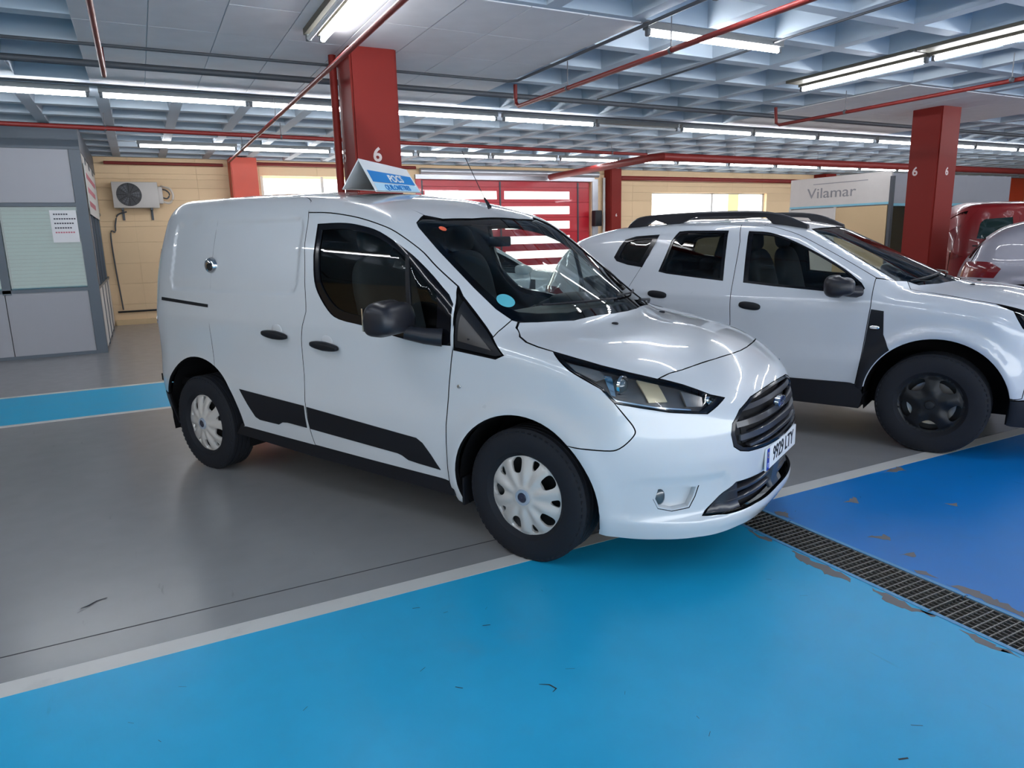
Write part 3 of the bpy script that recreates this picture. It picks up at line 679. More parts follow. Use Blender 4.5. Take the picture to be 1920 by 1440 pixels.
def suv_wheel(root, x, s, yc=.785):
    R = .345; wh = wheel_tyre(root, x, s*yc, R, .215, .212, s)
    holes = []
    for k in range(5):
        a = math.radians(54+72*k); o = []
        for j in range(16):
            t = 2*PI*j/16; r = .150+.036*math.cos(t); w_ = (.058+.016*math.cos(t))*math.sin(t)
            o.append((r*math.cos(a)-w_*math.sin(a), r*math.sin(a)+w_*math.cos(a)))
        holes.append(o)
    def dish(x_, z_):
        r = np.hypot(x_, z_); t = np.arctan2(z_, x_)
        return .035-.035*np.clip((r-.05)/.16, 0, 1)**1.6+.012*np.exp(-((r-.205)/.008)**2)+.008*np.cos(5*(t-math.radians(54))+PI)*np.clip((r-.06)/.04, 0, 1)*np.clip((.19-r)/.02, 0, 1)
    disc_cover(wh, MAT['black_wheel'], .215, s, dish, holes, .060, 'wheel_spokes', .014)
    bm = bmesh.new(); add_lathe(bm, [(.001, .118*s), (.026, .116*s), (.032, .108*s), (.034, .09*s)], 20, 'y'); bmobj('hub_cap', bm, MAT['black_metal'], wh, True)
    bm = bmesh.new(); add_lathe(bm, [(.001, .02*s), (.10, .02*s), (.15, .03*s)], 28, 'y'); bmobj('brake_disc', bm, MAT['lamp_grey'], wh, True)
    bm = bmesh.new(); add_lathe(bm, [(.001, -.01*s), (.19, .0*s), (.215, .05*s)], 32, 'y'); bmobj('steel_rim', bm, MAT['black_metal'], wh, True)
    return wh
def build_suv(root, paint, detail=True, q=1.0, rails=True, lights=True, trim='black_plastic', gdark='glass_dark', mirror='black_satin'):
    B = Body(DUS); M = Maker(B, root, q); S, T, F, G = M.S, M.T, M.F, M.G; cy, fr, rr = M.cy, M.fr, M.rr
    M.fr = fr = Sph(B, (.0, 0, .6)); M.rr = rr = Sph(B, (-2.7, 0, .8), -1); tp = Cyl(B, .6)
    yr = -.655
    gB = [(-1.40, 1.45), (-1.40, 1.33), (-1.41, 1.10), (-1.405, .84), (-1.41, .52), (-1.43, .43)]
    gF = [(-.41, 1.185), (-.41, 1.12), (-.41, 1.0), (-.43, .81), (-.45, .62), (-.475, .43)]
    dt = cr([(-1.17, 1.553), (-.98, 1.495), (-.78, 1.395), (-.58, 1.285), (-.41, 1.185)], 3)
    fw = cr([(-1.345, 1.525), (-1.18, 1.510), (-1.01, 1.452), (-.80, 1.352), (-.61, 1.242), (-.49, 1.15)], 3)+[(-.465, 1.115), (-.485, 1.083), (-.65, 1.085), (-.85, 1.10), (-1.1, 1.118), (-1.325, 1.14)]
    rw = [(-2.05, 1.215), (-2.015, 1.32), (-1.975, 1.46), (-1.925, 1.535), (-1.85, 1.54), (-1.51, 1.533), (-1.49, 1.15), (-1.75, 1.175), (-1.98, 1.20)]
    qw = [(-2.49, 1.33), (-2.45, 1.42), (-2.41, 1.475), (-2.31, 1.502), (-2.10, 1.512), (-2.12, 1.45), (-2.21, 1.25), (-2.35, 1.27), (-2.46, 1.30)]
    fd = M.panel('front_door', cy, cat(T([(-1.43, yr), (-1.25, yr)]), S(dt+gF[1:]+[(-1.0, .43)]+gB[::-1])), paint, holes=[S(fw)], h=.04)
    def window(par, w_, ins, mm):
        c = np.mean(np.array(w_), 0); w2 = [tuple(c+(np.array(p)-c)*ins) for p in w_]
        M.panel('window_frame', cy, S(w_), MAT['black_gloss'], holes=[S(w2)], parent=tuple(par), off=.005, gap=-.003, liner=False, h=.05)
        M.panel('window_glass', cy, S(w2), MAT[mm], parent=tuple(par), off=.010, gap=-.005, liner=False, h=.08, depth=0)
    window(fd, fw, .93, 'glass_side')
    arR = (-2.673, .36, .43)
    rd = M.panel('rear_door', cy, cat(S(gB+[(-1.8, .43), (-2.236, .43)]+arc(*arR, 10, 52, 10)+[(-2.38, .86), (-2.30, 1.1), (-2.16, 1.35)]), T([(-2.05, yr), (-1.8, yr), (-1.43, yr)])), paint, holes=[S(rw)], h=.04)
    window(rd, rw, .93, gdark)
    qt = cat(T([(-1.25, yr), (-1.43, yr), (-1.8, yr), (-2.05, yr)]), S([(-2.16, 1.35), (-2.30, 1.1), (-2.38, .86)]+arc(*arR, 54, 168, 18)+[(-3.12, .42)]), G([(-.70, .44), (-.70, .9), (-.68, 1.2)]), T([(-3.15, -.55), (-2.9, -.55), (-2.4, -.56), (-1.8, -.56), (-1.25, -.56)]))
    qp = M.panel('rear_quarter', cy if False else rr, qt, paint, holes=[S(qw)], h=.04, gap=.001)
    c = np.mean(np.array(qw), 0); w2 = [tuple(c+(np.array(p)-c)*.78) for p in qw]
    M.panel('window_frame', cy, S(qw), MAT['black_gloss'], holes=[S(w2)], parent=tuple(qp), off=-.002, gap=-.003, liner=False, h=.05)
    M.panel('window_glass', cy, S(w2), MAT['glass_side'], parent=tuple(qp), off=.006, gap=-.004, liner=False, h=.08, depth=0)
    M.panel('tail_light', rr, cat(G([(-.60, 1.05), (-.60, .86)]), S([(-3.0, .86), (-2.93, .98), (-3.05, 1.06)])), MAT['lamp_red'], parent=tuple(qp), off=-.006, depth=.01, gap=0, liner=False)
    # a-pillar
    wse = [(-.93, -.54), (-.88, -.585), (-.70, -.635), (-.50, -.675), (-.36, -.69)]
    M.panel('roof_side', cy, cat(T([(-1.25, -.56), (-1.0, -.53)]+wse), T([(-.30, -.70)]), S([(-.41, 1.185)]), S(dt[::-1]), T([(-1.25, yr)])), paint, h=.035)
    # fender with the black vent
    ar = arc(.01, .36, .43, 9, 172, 30)
    hg = T([(-.24, -.62), (-.20, -.73), (.1, -.76), (.30, -.75)])
    fd_ = M.panel('front_fender', cy, cat(T([(-.30, -.70), (-.27, -.66)]), hg, np.array([(.40, -.79, .985), (.46, -.82, .885)]), S([(.53, .82), (.52, .62), (.50, .43)]+ar+[(-.475, .43), (-.45, .62), (-.43, .81), (-.41, 1.0), (-.41, 1.12), (-.41, 1.18)])), paint, h=.035)
    M.panel('fender_vent', cy, S([(-.405, .975), (-.325, .965), (-.318, .80), (-.290, .735)]+[p for p in arc(.01, .36, .44, 130, 172, 10)]+[(-.43, .40), (-.47, .42), (-.445, .62), (-.425, .80)]), MAT[trim], parent=tuple(fd_), off=-.006, depth=.01, gap=0, liner=False, h=.03)
    if detail:
        for sg, pp in zip((-1, 1), fd_): o = blob('vent_emblem', (0, 0, 0), (.032, .004, .013), MAT['chrome'], pp, e=3); o.location = (-.375, sg*.912, .850)
    # bonnet, scuttle, roof
    hood = sym(cat(T([(.02, 0), (.01, -.15), (-.07, -.42), (-.17, -.60), (-.24, -.62), (-.20, -.73), (.1, -.76), (.30, -.75)]), T([(.48, -.70), (.60, -.55), (.68, -.3), (.70, 0)])))
    hd = M.panel('bonnet', tp, hood, paint, both=False, h=.035)
    roof = sym(T([(-.86, 0), (-.87, -.25), (-.93, -.54), (-1.0, -.53), (-1.25, -.56), (-2.4, -.56), (-3.15, -.55), (-3.2, 0)]))
    M.panel('roof', cy, roof, paint, both=False, h=.08)
    M.panel('tailgate', rr, cat(T([(-3.17, 0)]), T([(-3.12, -.56)]), G([(-.66, 1.2), (-.70, .9), (-.70, .50), (0, .50), (.70, .50), (.70, .9), (.66, 1.2)]), T([(-3.12, .56)])), paint, holes=[G([(-.64, 1.10), (-.59, 1.42), (.59, 1.42), (.64, 1.10)])], both=False, h=.10)
    M.panel('rear_window', rr, G([(-.64, 1.10), (-.59, 1.42), (.59, 1.42), (.64, 1.10)]), MAT['glass_front'], both=False, off=.004, depth=0, gap=-.003, liner=False, h=.1)
    M.panel('rear_bumper', rr, cat(S([(-3.10, .43)]), G([(-.72, .49), (0, .49), (.72, .49)]), S([(-3.10, .43)])*np.array([1, -1, 1]), S([(-3.08, .25)])*np.array([1, -1, 1]), G([(.7, .24), (0, .24), (-.7, .24)]), S([(-3.08, .25)])), MAT[trim], both=False, h=.1)
    # front
    half = lambda L: sym(F(L))
    lamp = np.concatenate([np.array([(.40, -.79, .985)]), F([(-.66, .97), (-.52, .95), (-.50, .83), (-.62, .81), (-.74, .83)]), np.array([(.46, -.82, .885)])])
    gri = half([(0, .91), (-.40, .90), (-.46, .88), (-.47, .80), (-.3, .76), (0, .76)])
    bh = cat(T([(.705, 0), (.685, -.3), (.63, -.49)]), F([(-.50, .83), (-.62, .81), (-.74, .83)]), np.array([(.46, -.82, .885)]), S([(.53, .82), (.52, .62), (.50, .43), (.435, .42)]), F([(-.70, .42), (-.4, .40), (0, .40)]))
    M.panel('front_bumper', fr, sym(bh), paint, holes=[gri], both=False, h=.04)
    M.panel('bumper_skirt', fr, cat(S([(.437, .415)]), F([(-.7, .415), (-.4, .395), (0, .395), (.4, .395), (.7, .415)]), S([(.437, .415)])*np.array([1, -1, 1]), S([(.43, .24)])*np.array([1, -1, 1]), F([(.6, .21), (0, .2), (-.6, .21)]), S([(.43, .24)])), MAT[trim], both=False, h=.05)
    M.panel('grille', fr, gri, MAT['mesh_black'], both=False, off=.02, depth=0, liner=False, h=.06)
    hb = M.panel('headlight', fr, lamp, MAT['lamp_grey'], off=.02, depth=0, gap=-.004, liner=False, h=.04)
    M.panel('lens', fr, lamp, MAT['glass_clear'], parent=tuple(hb), off=.001, depth=0, liner=False, h=.04)
    lc = lamp.mean(0); M.panel('lamp_bezel', fr, lamp, MAT['black_gloss'], holes=[lc+(lamp-lc)*.84], parent=tuple(hb), off=.003, depth=.015, liner=False, h=.03)
    # windscreen
    wsp = sym(T([(-.865, 0), (-.875, -.25), (-.93, -.53), (-.88, -.583), (-.70, -.632), (-.50, -.672), (-.30, -.695), (-.17, -.60), (-.07, -.42), (.01, -.15), (.02, 0)]))
    wc = wsp.mean(0); wsi = sym(T([(-.83, 0), (-.84, -.25), (-.87, -.50), (-.69, -.60), (-.50, -.64), (-.36, -.645), (-.22, -.56), (-.12, -.40), (-.05, -.15), (-.04, 0)]))
    ws = M.panel('windscreen', cy, wsp, MAT['glass_front'], both=False, off=.005, depth=0, liner=False, h=.08)
    M.panel('windscreen_band', cy, wsp, MAT['black_gloss'], holes=[wsi], both=False, parent=ws, off=.008, depth=.004, gap=0, liner=False, h=.05)
    for sg in (-1, 1):
        bm = bmesh.new(); pr = [(-2.26, .435), (-.46, .435), (-.42, .36), (-.44, .26), (-2.26, .26)]
        a = [bm.verts.new((x, sg*.895, z)) for x, z in pr]; b = [bm.verts.new((x, sg*.70, z)) for x, z in pr]
        bm.faces.new(a); bm.faces.new(b[::-1])
        for i in range(5): bm.faces.new((a[i], a[(i+1) % 5], b[(i+1) % 5], b[i]))
        bmobj('sill_trim', bm, MAT[trim], root)
    arch_liner(root, .01, .36, .435, .87, .56); arch_liner(root, -2.673, .36, .435, .87, .56)
    box('underbody', (-3.1, -.58, .26), (.45, .58, .36), MAT['car_inner'], root)
    if detail:
        for sg in (-1, 1): seat(root, -1.05, sg*.37, MAT['seat_fabric'], .72)
        box('rear_bench', (-2.1, -.58, .55), (-1.75, .58, .72), MAT['seat_fabric'], root, .04)
        box('bench_back', (-2.2, -.58, .70), (-2.08, .58, 1.18), MAT['seat_fabric'], root, .04)
        for y in (-.36, .36): blob('rear_headrest', (-2.13, y, 1.22), (.05, .10, .06), MAT['seat_fabric'], root, e=3)
        steering(root, -.72, .37, 1.02, 65)
    da = blob('dashboard', (-.38, 0, .90), (.28, .66, .20), MAT['dash_grey'], root, e=5)
    for sg, dd in zip((-1, 1), fd):
        mr = blob('side_mirror', (0, 0, 0), (.10, .125, .078), MAT[mirror], dd, e=3.2, shape=lambda x, y, z: (x, y, z*(1-.2*(x > 0)))); mr.location = (-.60, sg*1.00, 1.135); mr.rotation_euler = (0, 0, sg*math.radians(-14))
        tube('mirror_arm', [(-.50, sg*.86, 1.09), (-.55, sg*.93, 1.095), (-.58, sg*.98, 1.10)], [.045, .038, .03], MAT['black_satin'], dd)
    for hx, hz, pr_ in ((-1.255, .965, fd), (-2.03, 1.03, rd)):
        for sg, pp in zip((-1, 1), pr_):
            o = blob('door_handle', (0, 0, 0), (.085, .018, .030), MAT['black_plastic'] if detail else paint, pp, e=2.6); o.location = (hx, sg*.905, hz); o.rotation_euler = (0, math.radians(6), 0)
    if rails:
        for sg in (-1, 1):
            bm = bmesh.new(); pts = cr([(-2.50, -.545, 1.575), (-2.43, -.57, 1.635), (-2.30, -.585, 1.675), (-1.85, -.59, 1.690), (-1.40, -.59, 1.685), (-1.15, -.58, 1.650), (-.95, -.555, 1.565)], 4)
            pts = [(x, y*-sg*1.0 if False else sg*abs(y), z) for x, y, z in pts]; rg = []
            for i, p in enumerate(pts):
                zt = p[2]; zb = p[2]-.042 if (-2.25 < p[0] < -2.12 or -1.95 < p[0] < -1.25) else p[2]-.085
                vs = [bm.verts.new((p[0], p[1]+dy, zz)) for dy, zz in ((-.022, zb), (.022, zb), (.026, zt-.012), (.012, zt), (-.012, zt), (-.026, zt-.012))]; rg.append(vs)
            for a_, b_ in zip(rg, rg[1:]):
                for k in range(6): bm.faces.new((a_[k], a_[(k+1) % 6], b_[(k+1) % 6], b_[k]))
            bm.faces.new(rg[0]); bm.faces.new(rg[-1][::-1]); bmobj('roof_rail', bm, MAT['black_satin'], root, True)
    if detail:
        for yy in (-.25, .25):
            z0 = float(T([(.12, yy)])[0][2]); blob('washer_nozzle', (.12, yy, z0+.002), (.016, .011, .008), MAT['black_plastic'], hd)
        for y0, y1 in ((-.62, -.10), (-.02, .52)):
            pts = []
            for k in range(7):
                t = k/6; yy = y0+(y1-y0)*t; p = T([(-.03-.40*yy*yy-.04-.03*t, yy)])[0]; pts.append((p[0], p[1], p[2]+.012))
            tube('wiper', pts, .007, MAT['black_plastic'], root, 6)
    for x in (0, -2.673):
        for sg in (-1, 1): suv_wheel(root, x, sg)
    return B

# ------------------------------------------------------------------ the vehicles in the hall
mat('black_wheel', (.009, .010, .012), .42, metal=.2, spec=.4)
van = empty('delivery_van', (2.2656, 3.1858, 0), -1.0955)
setp(van, 'white delivery van in the foreground, black side trim, tent sign on its roof', 'van')
build_van(van, MAT['paint_white'])
suv = empty('suv', (5.4556, 3.2114, 0), math.radians(-65))
setp(suv, 'white five-door suv with black roof rails and black wheels, parked beside the van', 'car')
build_suv(suv, MAT['paint_white_suv'])
hatch = empty('hatchback', (5.42, 10.1, 0), math.radians(4)); hatch.scale = (.96, .96, .93)
setp(hatch, 'white car parked before the red shutter, seen through the van windscreen', 'car')
build_suv(hatch, MAT['paint_white'], detail=False, q=1.6, rails=False, mirror='paint_white')
sil = empty('silver_car', (11.75, 2.9, 0), math.radians(-65))
setp(sil, 'silver grey car at the right edge, its rear beside the second red pillar', 'car')
build_suv(sil, MAT['paint_silver'], detail=False, q=1.6, rails=False, mirror='paint_silver')
redv = empty('red_van', (14.95, 5.15, 0), math.radians(-50)); redv.scale = (1.05, 1.05, 1.03)
setp(redv, 'dark red van parked behind the second red pillar', 'van')
build_van(redv, MAT['paint_red'], detail=False, q=1.6, windows=True)

# ------------------------------------------------------------------ hall: floor
def floor_mat(name, col, worn, rough=.22, scale=1.4, wear=.60, fine=.05):
    m = mat(name, col, rough, var=fine, scale=7, rvar=.05, spec=.38)
    nt = m.node_tree; N = nt.nodes; L = nt.links; b = N['Principled BSDF']; tc = N['Texture Coordinate']
    src = b.inputs['Base Color'].links[0].from_socket
    n1 = N.new('ShaderNodeTexNoise'); n1.inputs['Scale'].default_value = scale; n1.inputs['Detail'].default_value = 8; n1.inputs['Roughness'].default_value = .62
    r1 = N.new('ShaderNodeMapRange'); r1.inputs[1].default_value = wear; r1.inputs[2].default_value = wear+.13; r1.inputs[4].default_value = .55
    L.new(tc.outputs['Object'], n1.inputs['Vector']); L.new(n1.outputs['Fac'], r1.inputs[0])
    mx = N.new('ShaderNodeMix'); mx.data_type = 'RGBA'; mx.inputs[7].default_value = worn
    L.new(r1.outputs[0], mx.inputs[0]); L.new(src, mx.inputs[6])
    # thin dark scuffs: stretched noise
    mp = N.new('ShaderNodeMapping'); mp.inputs['Scale'].default_value = (9, 1.2, 1); mp.inputs['Rotation'].default_value = (0, 0, .9)
    n2 = N.new('ShaderNodeTexNoise'); n2.inputs['Scale'].default_value = 2.3; n2.inputs['Detail'].default_value = 6
    r2 = N.new('ShaderNodeMapRange'); r2.inputs[1].default_value = .70; r2.inputs[2].default_value = .76; r2.inputs[4].default_value = .25
    L.new(tc.outputs['Object'], mp.inputs[0]); L.new(mp.outputs[0], n2.inputs['Vector']); L.new(n2.outputs['Fac'], r2.inputs[0])
    m2 = N.new('ShaderNodeMix'); m2.data_type = 'RGBA'; m2.inputs[7].default_value = tuple(c*.35 for c in col[:3])+(1,)
    L.new(r2.outputs[0], m2.inputs[0]); L.new(mx.outputs[2], m2.inputs[6]); L.new(m2.outputs[2], b.inputs['Base Color'])
    return m
GREY = (.275, .27, .27); BLUE = (.014, .40, .68); DEEP = (.001, .19, .56); WHITE = (.62, .60, .56)
floor_mat('floor_grey', GREY, (.26, .25, .245, 1), .24, scale=.9)
floor_mat('floor_blue', BLUE, (.06, .34, .55, 1), .36, fine=.08)
floor_mat('floor_deep_blue', DEEP, (.02, .18, .46, 1), .36, fine=.10)
floor_mat('floor_white', WHITE, (.45, .43, .40, 1), .35, scale=3, wear=.56)
floor_mat('floor_bare', (.19, .17, .165), (.12, .11, .11, 1), .6, scale=12)
mat('scuff_black', (.02, .02, .024), .6)
def slab(name, x0, x1, y0, y1, z0, z1, m, parent=None): return box(name, (x0, y0, z0), (x1, y1, z1), m, parent)
fl = bpy.data.meshes.new('floor'); bm = bmesh.new()
DX0, DX1, DY0, DY1 = 2.675, 2.918, -4.0, 3.4
for a in ((-9, DX0, -10, 16), (DX1, 32, -10, 16), (DX0, DX1, -10, DY0), (DX0, DX1, DY1, 16)):
    add_box(bm, a[0], a[1], a[2], a[3], -.12, 0)
floor = bmobj('floor', bm, MAT['floor_grey']); floor['kind'] = 'structure'
LX = 0.0015
slab('blue_marking', -9, DX0-.012, -10, 2.762, -.0, LX, MAT['floor_blue'], floor)
slab('blue_marking', DX1+.012, 32, -10, 2.742, -.0, LX, MAT['floor_deep_blue'], floor)
slab('blue_marking', -9, 5.5, 7.42, 8.80, -.0, LX, MAT['floor_blue'], floor)
slab('white_line', -9, DX0-.012, 2.762, 2.862, -.0, LX+.0005, MAT['floor_white'], floor)
slab('white_line', DX1+.012, 32, 2.742, 2.842, -.0, LX+.0005, MAT['floor_white'], floor)
slab('white_line', -9, 5.5, 8.80, 8.88, -.0, LX, MAT['floor_white'], floor); slab('white_line', -9, 5.5, 7.34, 7.42, -.0, LX, MAT['floor_white'], floor)
slab('saw_joint', -9, DX0-.02, 3.06, 3.066, -.0, .0008, MAT['scuff_black'], floor)
def flake(pts, m='floor_bare', z=.0021, name='worn_patch', jit=.012):
    P = []
    for i in range(len(pts)):
        a = Vector((*pts[i], 0)); b = Vector((*pts[(i+1) % len(pts)], 0)); n = max(2, int((b-a).length/.02))
        for k in range(n):
            q = a.lerp(b, k/n); P.append((q.x+random.uniform(-jit, jit), q.y+random.uniform(-jit, jit)))
    bm = bmesh.new(); vs = [bm.verts.new((x, y, z)) for x, y in P]; lo = [bm.verts.new((x, y, 0)) for x, y in P]; f = bm.faces.new(vs); bmesh.ops.triangulate(bm, faces=[f])
    for i in range(len(vs)): bm.faces.new((vs[i], lo[i], lo[(i+1) % len(vs)], vs[(i+1) % len(vs)]))
    return bmobj(name, bm, MAT[m], floor)
for pts in (((2.645, 2.22), (2.60, 2.12), (2.585, 1.98), (2.62, 1.87), (2.65, 1.90), (2.648, 2.05)), ((2.648, 1.78), (2.60, 1.70), (2.61, 1.60), (2.65, 1.50)), ((2.65, 1.42), (2.61, 1.30), (2.65, 1.2)),
            ((2.652, 2.5), (2.62, 2.42), (2.65, 2.33)), ((2.945, 1.64), (3.0, 1.58), (2.99, 1.42), (2.96, 1.28), (2.945, 1.3)), ((2.945, 1.80), (2.99, 1.76), (2.96, 1.70)), ((3.10, 2.13), (3.20, 2.10), (3.16, 2.05)), ((3.05, 1.93), (3.12, 1.90), (3.09, 1.87)),
            ((2.94, 2.6), (3.02, 2.58), (2.96, 2.48)), ((3.38, 1.52), (3.47, 1.50), (3.42, 1.43)), ((3.40, 2.50), (3.52, 2.53), (3.46, 2.45)), ((3.86, 2.20), (3.92, 2.18), (3.88, 2.15)), ((4.05, 2.72), (4.22, 2.74), (4.2, 2.66))):
    flake(pts)
def stroke(pts, r, name='scuff_mark'):
    bm = bmesh.new(); L = []
    for i, (x, y) in enumerate(pts):
        d = (Vector(pts[min(i+1, len(pts)-1)])-Vector(pts[max(i-1, 0)])).normalized(); w_ = r*(1-.7*abs(2*i/(len(pts)-1)-1))
        L.append((bm.verts.new((x-d.y*w_, y+d.x*w_, .0022)), bm.verts.new((x+d.y*w_, y-d.x*w_, .0022))))
    for a, b in zip(L, L[1:]): bm.faces.new((a[0], a[1], b[1], b[0]))
    bmobj(name, bm, MAT['scuff_black'], floor)
stroke([(-.40, 3.34), (-.37, 3.35), (-.34, 3.38), (-.30, 3.39)], .006); stroke([(-.41, 3.30), (-.35, 3.35)], .004)
stroke([(1.06, 1.91), (1.09, 1.89), (1.10, 1.86), (1.08, 1.85)], .004); stroke([(.80, 2.04), (.82, 2.02)], .006); stroke([(1.80, 1.085), (1.83, 1.075)], .010); stroke([(1.97, 1.16), (2.0, 1.14)], .004)
stroke([(1.05, 2.35), (1.08, 2.34)], .007); stroke([(.85, 2.62), (.88, 2.61)], .005); stroke([(.95, 2.52), (.97, 2.52)], .004)
random.seed(5)
for k in range(26): 
    x, y = random.uniform(-.2, 4.5), random.uniform(.9, 2.6)
    if abs(x-2.8) > .2: stroke([(x, y), (x+random.uniform(-.03, .03), y+.015)], random.uniform(.0015, .003))
# drain
mat('drain_paint', (.09, .30, .52), .4); mat('grate_steel', (.20, .195, .18), .45, metal=.7, var=.4, scale=25); mat('drain_dark', (.012, .012, .012), .9)
ch = slab('drain_channel', DX0, DX1, DY0, DY1, -.115, -.105, MAT['drain_dark'], floor)
for a, b in ((DX0-.012, DX0+.008), (DX1-.008, DX1+.012)):
    for k in range(8): slab('drain_edge', a, b, DY0+k*.925, DY0+k*.925+.915, -.05, .004, MAT['drain_paint'], floor)
gm = None
for k in range(8):
    y0 = DY0+k*.925
    if gm is None:
        bm = bmesh.new()
        for j in range(28): add_box(bm, 0, DX1-DX0-.020, j*.033+.002, j*.033+.007, -.025, 0)
        for i in range(9): add_box(bm, .002+i*.0265, .005+i*.0265, 0, .918, -.022, -.0015)
        for x in (0, DX1-DX0-.023): add_box(bm, x, x+.003, 0, .918, -.03, 0)
        gm = bmobj('drain_grate', bm, MAT['grate_steel'], floor, loc=(DX0+.010, y0+.003, .001))
    else:
        o = gm.copy(); C.objects.link(o); o.parent = floor; o.location = (DX0+.010, y0+.003, .001)

# ------------------------------------------------------------------ ceiling: coffered slab with flat zones round the pillars
ZC = 3.2; MOD = .78; X0 = 6.07; Y0 = 4.18
m = mat('ceiling_paint_bounce', (.48, .555, .62), .75, var=.06, scale=3, bump=.15)  # off-white paint; the blue tint stands in for bounce off the blue floor
mat('ceiling_panel', (.74, .72, .72), .75, var=.08, scale=5, bump=.2)
PX = [2.035+8.43*k for k in range(-1, 4)]; PYS = [6.705, -2.3]
def flat(x, y):
    if 8.86 < y < 9.64: return True
    for px in PX:
        for py in PYS:
            if px-2.29 < x < px+1.8 and py-1.9 < y < py+2.2:
                if px > 8 and y < py-1.1: return False
                return True
    return False
bm = bmesh.new(); cache = {}
def V(x, y, z):
    k = (round(x, 3), round(y, 3), round(z, 3))
    if k not in cache: cache[k] = bm.verts.new(k)
    return cache[k]
r = .065; DZ = .27
for i in range(-19, 34):
    for j in range(-18, 16):
        xa, xb = X0+i*MOD, X0+(i+1)*MOD; ya, yb = Y0+j*MOD, Y0+(j+1)*MOD; cx, cyy = (xa+xb)/2, (ya+yb)/2
        if flat(cx, cyy) or yb > 16.3:
            bm.faces.new((V(xa, ya, ZC), V(xa, yb, ZC), V(xb, yb, ZC), V(xb, ya, ZC))); continue
        o = [(xa, ya), (xb, ya), (xb, yb), (xa, yb)]; a = [(xa+r, ya+r), (xb-r, ya+r), (xb-r, yb-r), (xa+r, yb-r)]; t = .045; b = [(xa+r+t, ya+r+t), (xb-r-t, ya+r+t), (xb-r-t, yb-r-t), (xa+r+t, yb-r-t)]
        for k in range(4):
            n = (k+1) % 4
            bm.faces.new((V(*o[k], ZC), V(*a[k], ZC), V(*a[n], ZC), V(*o[n], ZC))); bm.faces.new((V(*a[k], ZC), V(*b[k], ZC+DZ), V(*b[n], ZC+DZ), V(*a[n], ZC)))
        bm.faces.new([V(*q, ZC+DZ) for q in b[::-1]])
ceiling = bmobj('ceiling', bm, MAT['ceiling_paint_bounce']); ceiling['kind'] = 'structure'
box('roof_slab', (-9, -10, ZC+DZ+.01), (32, 16.2, ZC+DZ+.2), MAT['ceiling_paint_bounce'], ceiling)
pm = None
for k, (xs, ys) in enumerate((((-.25, 3.81), (4.96, 8.86)), ((8.41, 12.31), (5.74, 8.86)))):
    nx = 8; wx = (xs[1]-xs[0])/nx; ny = int(round((ys[1]-ys[0])/MOD)); wy = (ys[1]-ys[0])/ny
    bm = bmesh.new(); add_box(bm, .003, wx-.003, .003, wy-.003, -.010, 0); bmesh.ops.bevel(bm, geom=bm.edges[:], offset=.002, segments=1, affect='EDGES'); pm = bmobj('ceiling_panel', bm, MAT['ceiling_panel'], ceiling, loc=(xs[0], ys[0], ZC))
    for i in range(nx):
        for j in range(ny):
            if i == 0 and j == 0: continue
            o = pm.copy(); C.objects.link(o); o.parent = ceiling; o.location = (xs[0]+i*wx, ys[0]+j*wy, ZC+random.uniform(0, .002))

# ------------------------------------------------------------------ walls
mat('wall_beige', srgb(205, 178, 138)[:3], .7, var=.04, scale=2); mat('wall_block', srgb(226, 196, 156)[:3], .7, var=.05, scale=2)
mat('wall_white', (.6, .6, .58), .7); mat('shutter_red', (.50, .012, .025), .35, coat=.3, var=.08); mat('dark_frame', (.035, .045, .06), .4)
mat('galv_steel', (.42, .43, .46), .35, metal=.6); mat('daylight_pane', (.9, .9, .9), .3, emit=(1, .985, .95, 1), estr=1.6); mat('daylight_yellow', (.5, .45, .2), .3, emit=(1, .84, .34, 1), estr=.38); mat('shutter_pane', (.9, .85, .85), .3, emit=(1, .95, .93, 1), estr=1.6*.8)
wall = empty('wall_back', (0, 15.95, 0)); wall['kind'] = 'structure'
holes_ = [(2.42, 4.75, 1.9, 3.08), (5.94, 10.66, 0, 2.90), (12.66, 17.0, 1.6, 2.63)]
# block courses
CH = .40; bw = 1.2; zc = 0; row = 0
edges = sorted(set([0, 3.5]+[h[k] for h in holes_ for k in (2, 3)]+[round(CH*k, 3) for k in range(9)]))
bx_cache = {}
def block(x0, x1, z0, z1):
    if x1-x0 < .02 or z1-z0 < .01: return
    box('wall_block', (x0+.0015, -.02+random.uniform(0, .0012), z0+.0015), (x1-.0015, .3, z1-.0015), MAT['wall_block'], wall)
for z0, z1 in zip(edges, edges[1:]):
    if z0 >= 3.45: continue
    segs = [(-9.0, 32.0)]
    for hx0, hx1, hz0, hz1 in holes_:
        if hz0 < (z0+z1)/2 < hz1:
            ns = []
            for a, b in segs:
                if hx0 > a and hx1 < b: ns += [(a, hx0), (hx1, b)]
                else: ns.append((a, b))
            segs = ns
    for a, b in segs:
        if b-a > 25: a = -9
        x = a
        while x < b-.01:
            nx_ = min(b, (math.floor(x/bw+1e-6)+1)*bw)
            block(x, nx_, z0, z1); x = nx_
box('wall_core', (-9, .31, -.1), (2.40, .5, 3.6), MAT['wall_beige'], wall); box('wall_core', (4.77, .31, -.1), (5.93, .5, 3.6), MAT['wall_beige'], wall); box('wall_core', (10.67, .31, -.1), (12.64, .5, 3.6), MAT['wall_beige'], wall); box('wall_core', (17.02, .31, -.1), (32, .5, 3.6), MAT['wall_beige'], wall)
box('wall_core', (2.4, .31, -.1), (4.77, .5, 1.88), MAT['wall_beige'], wall); box('wall_core', (12.64, .31, -.1), (17.02, .5, 1.58), MAT['wall_beige'], wall)
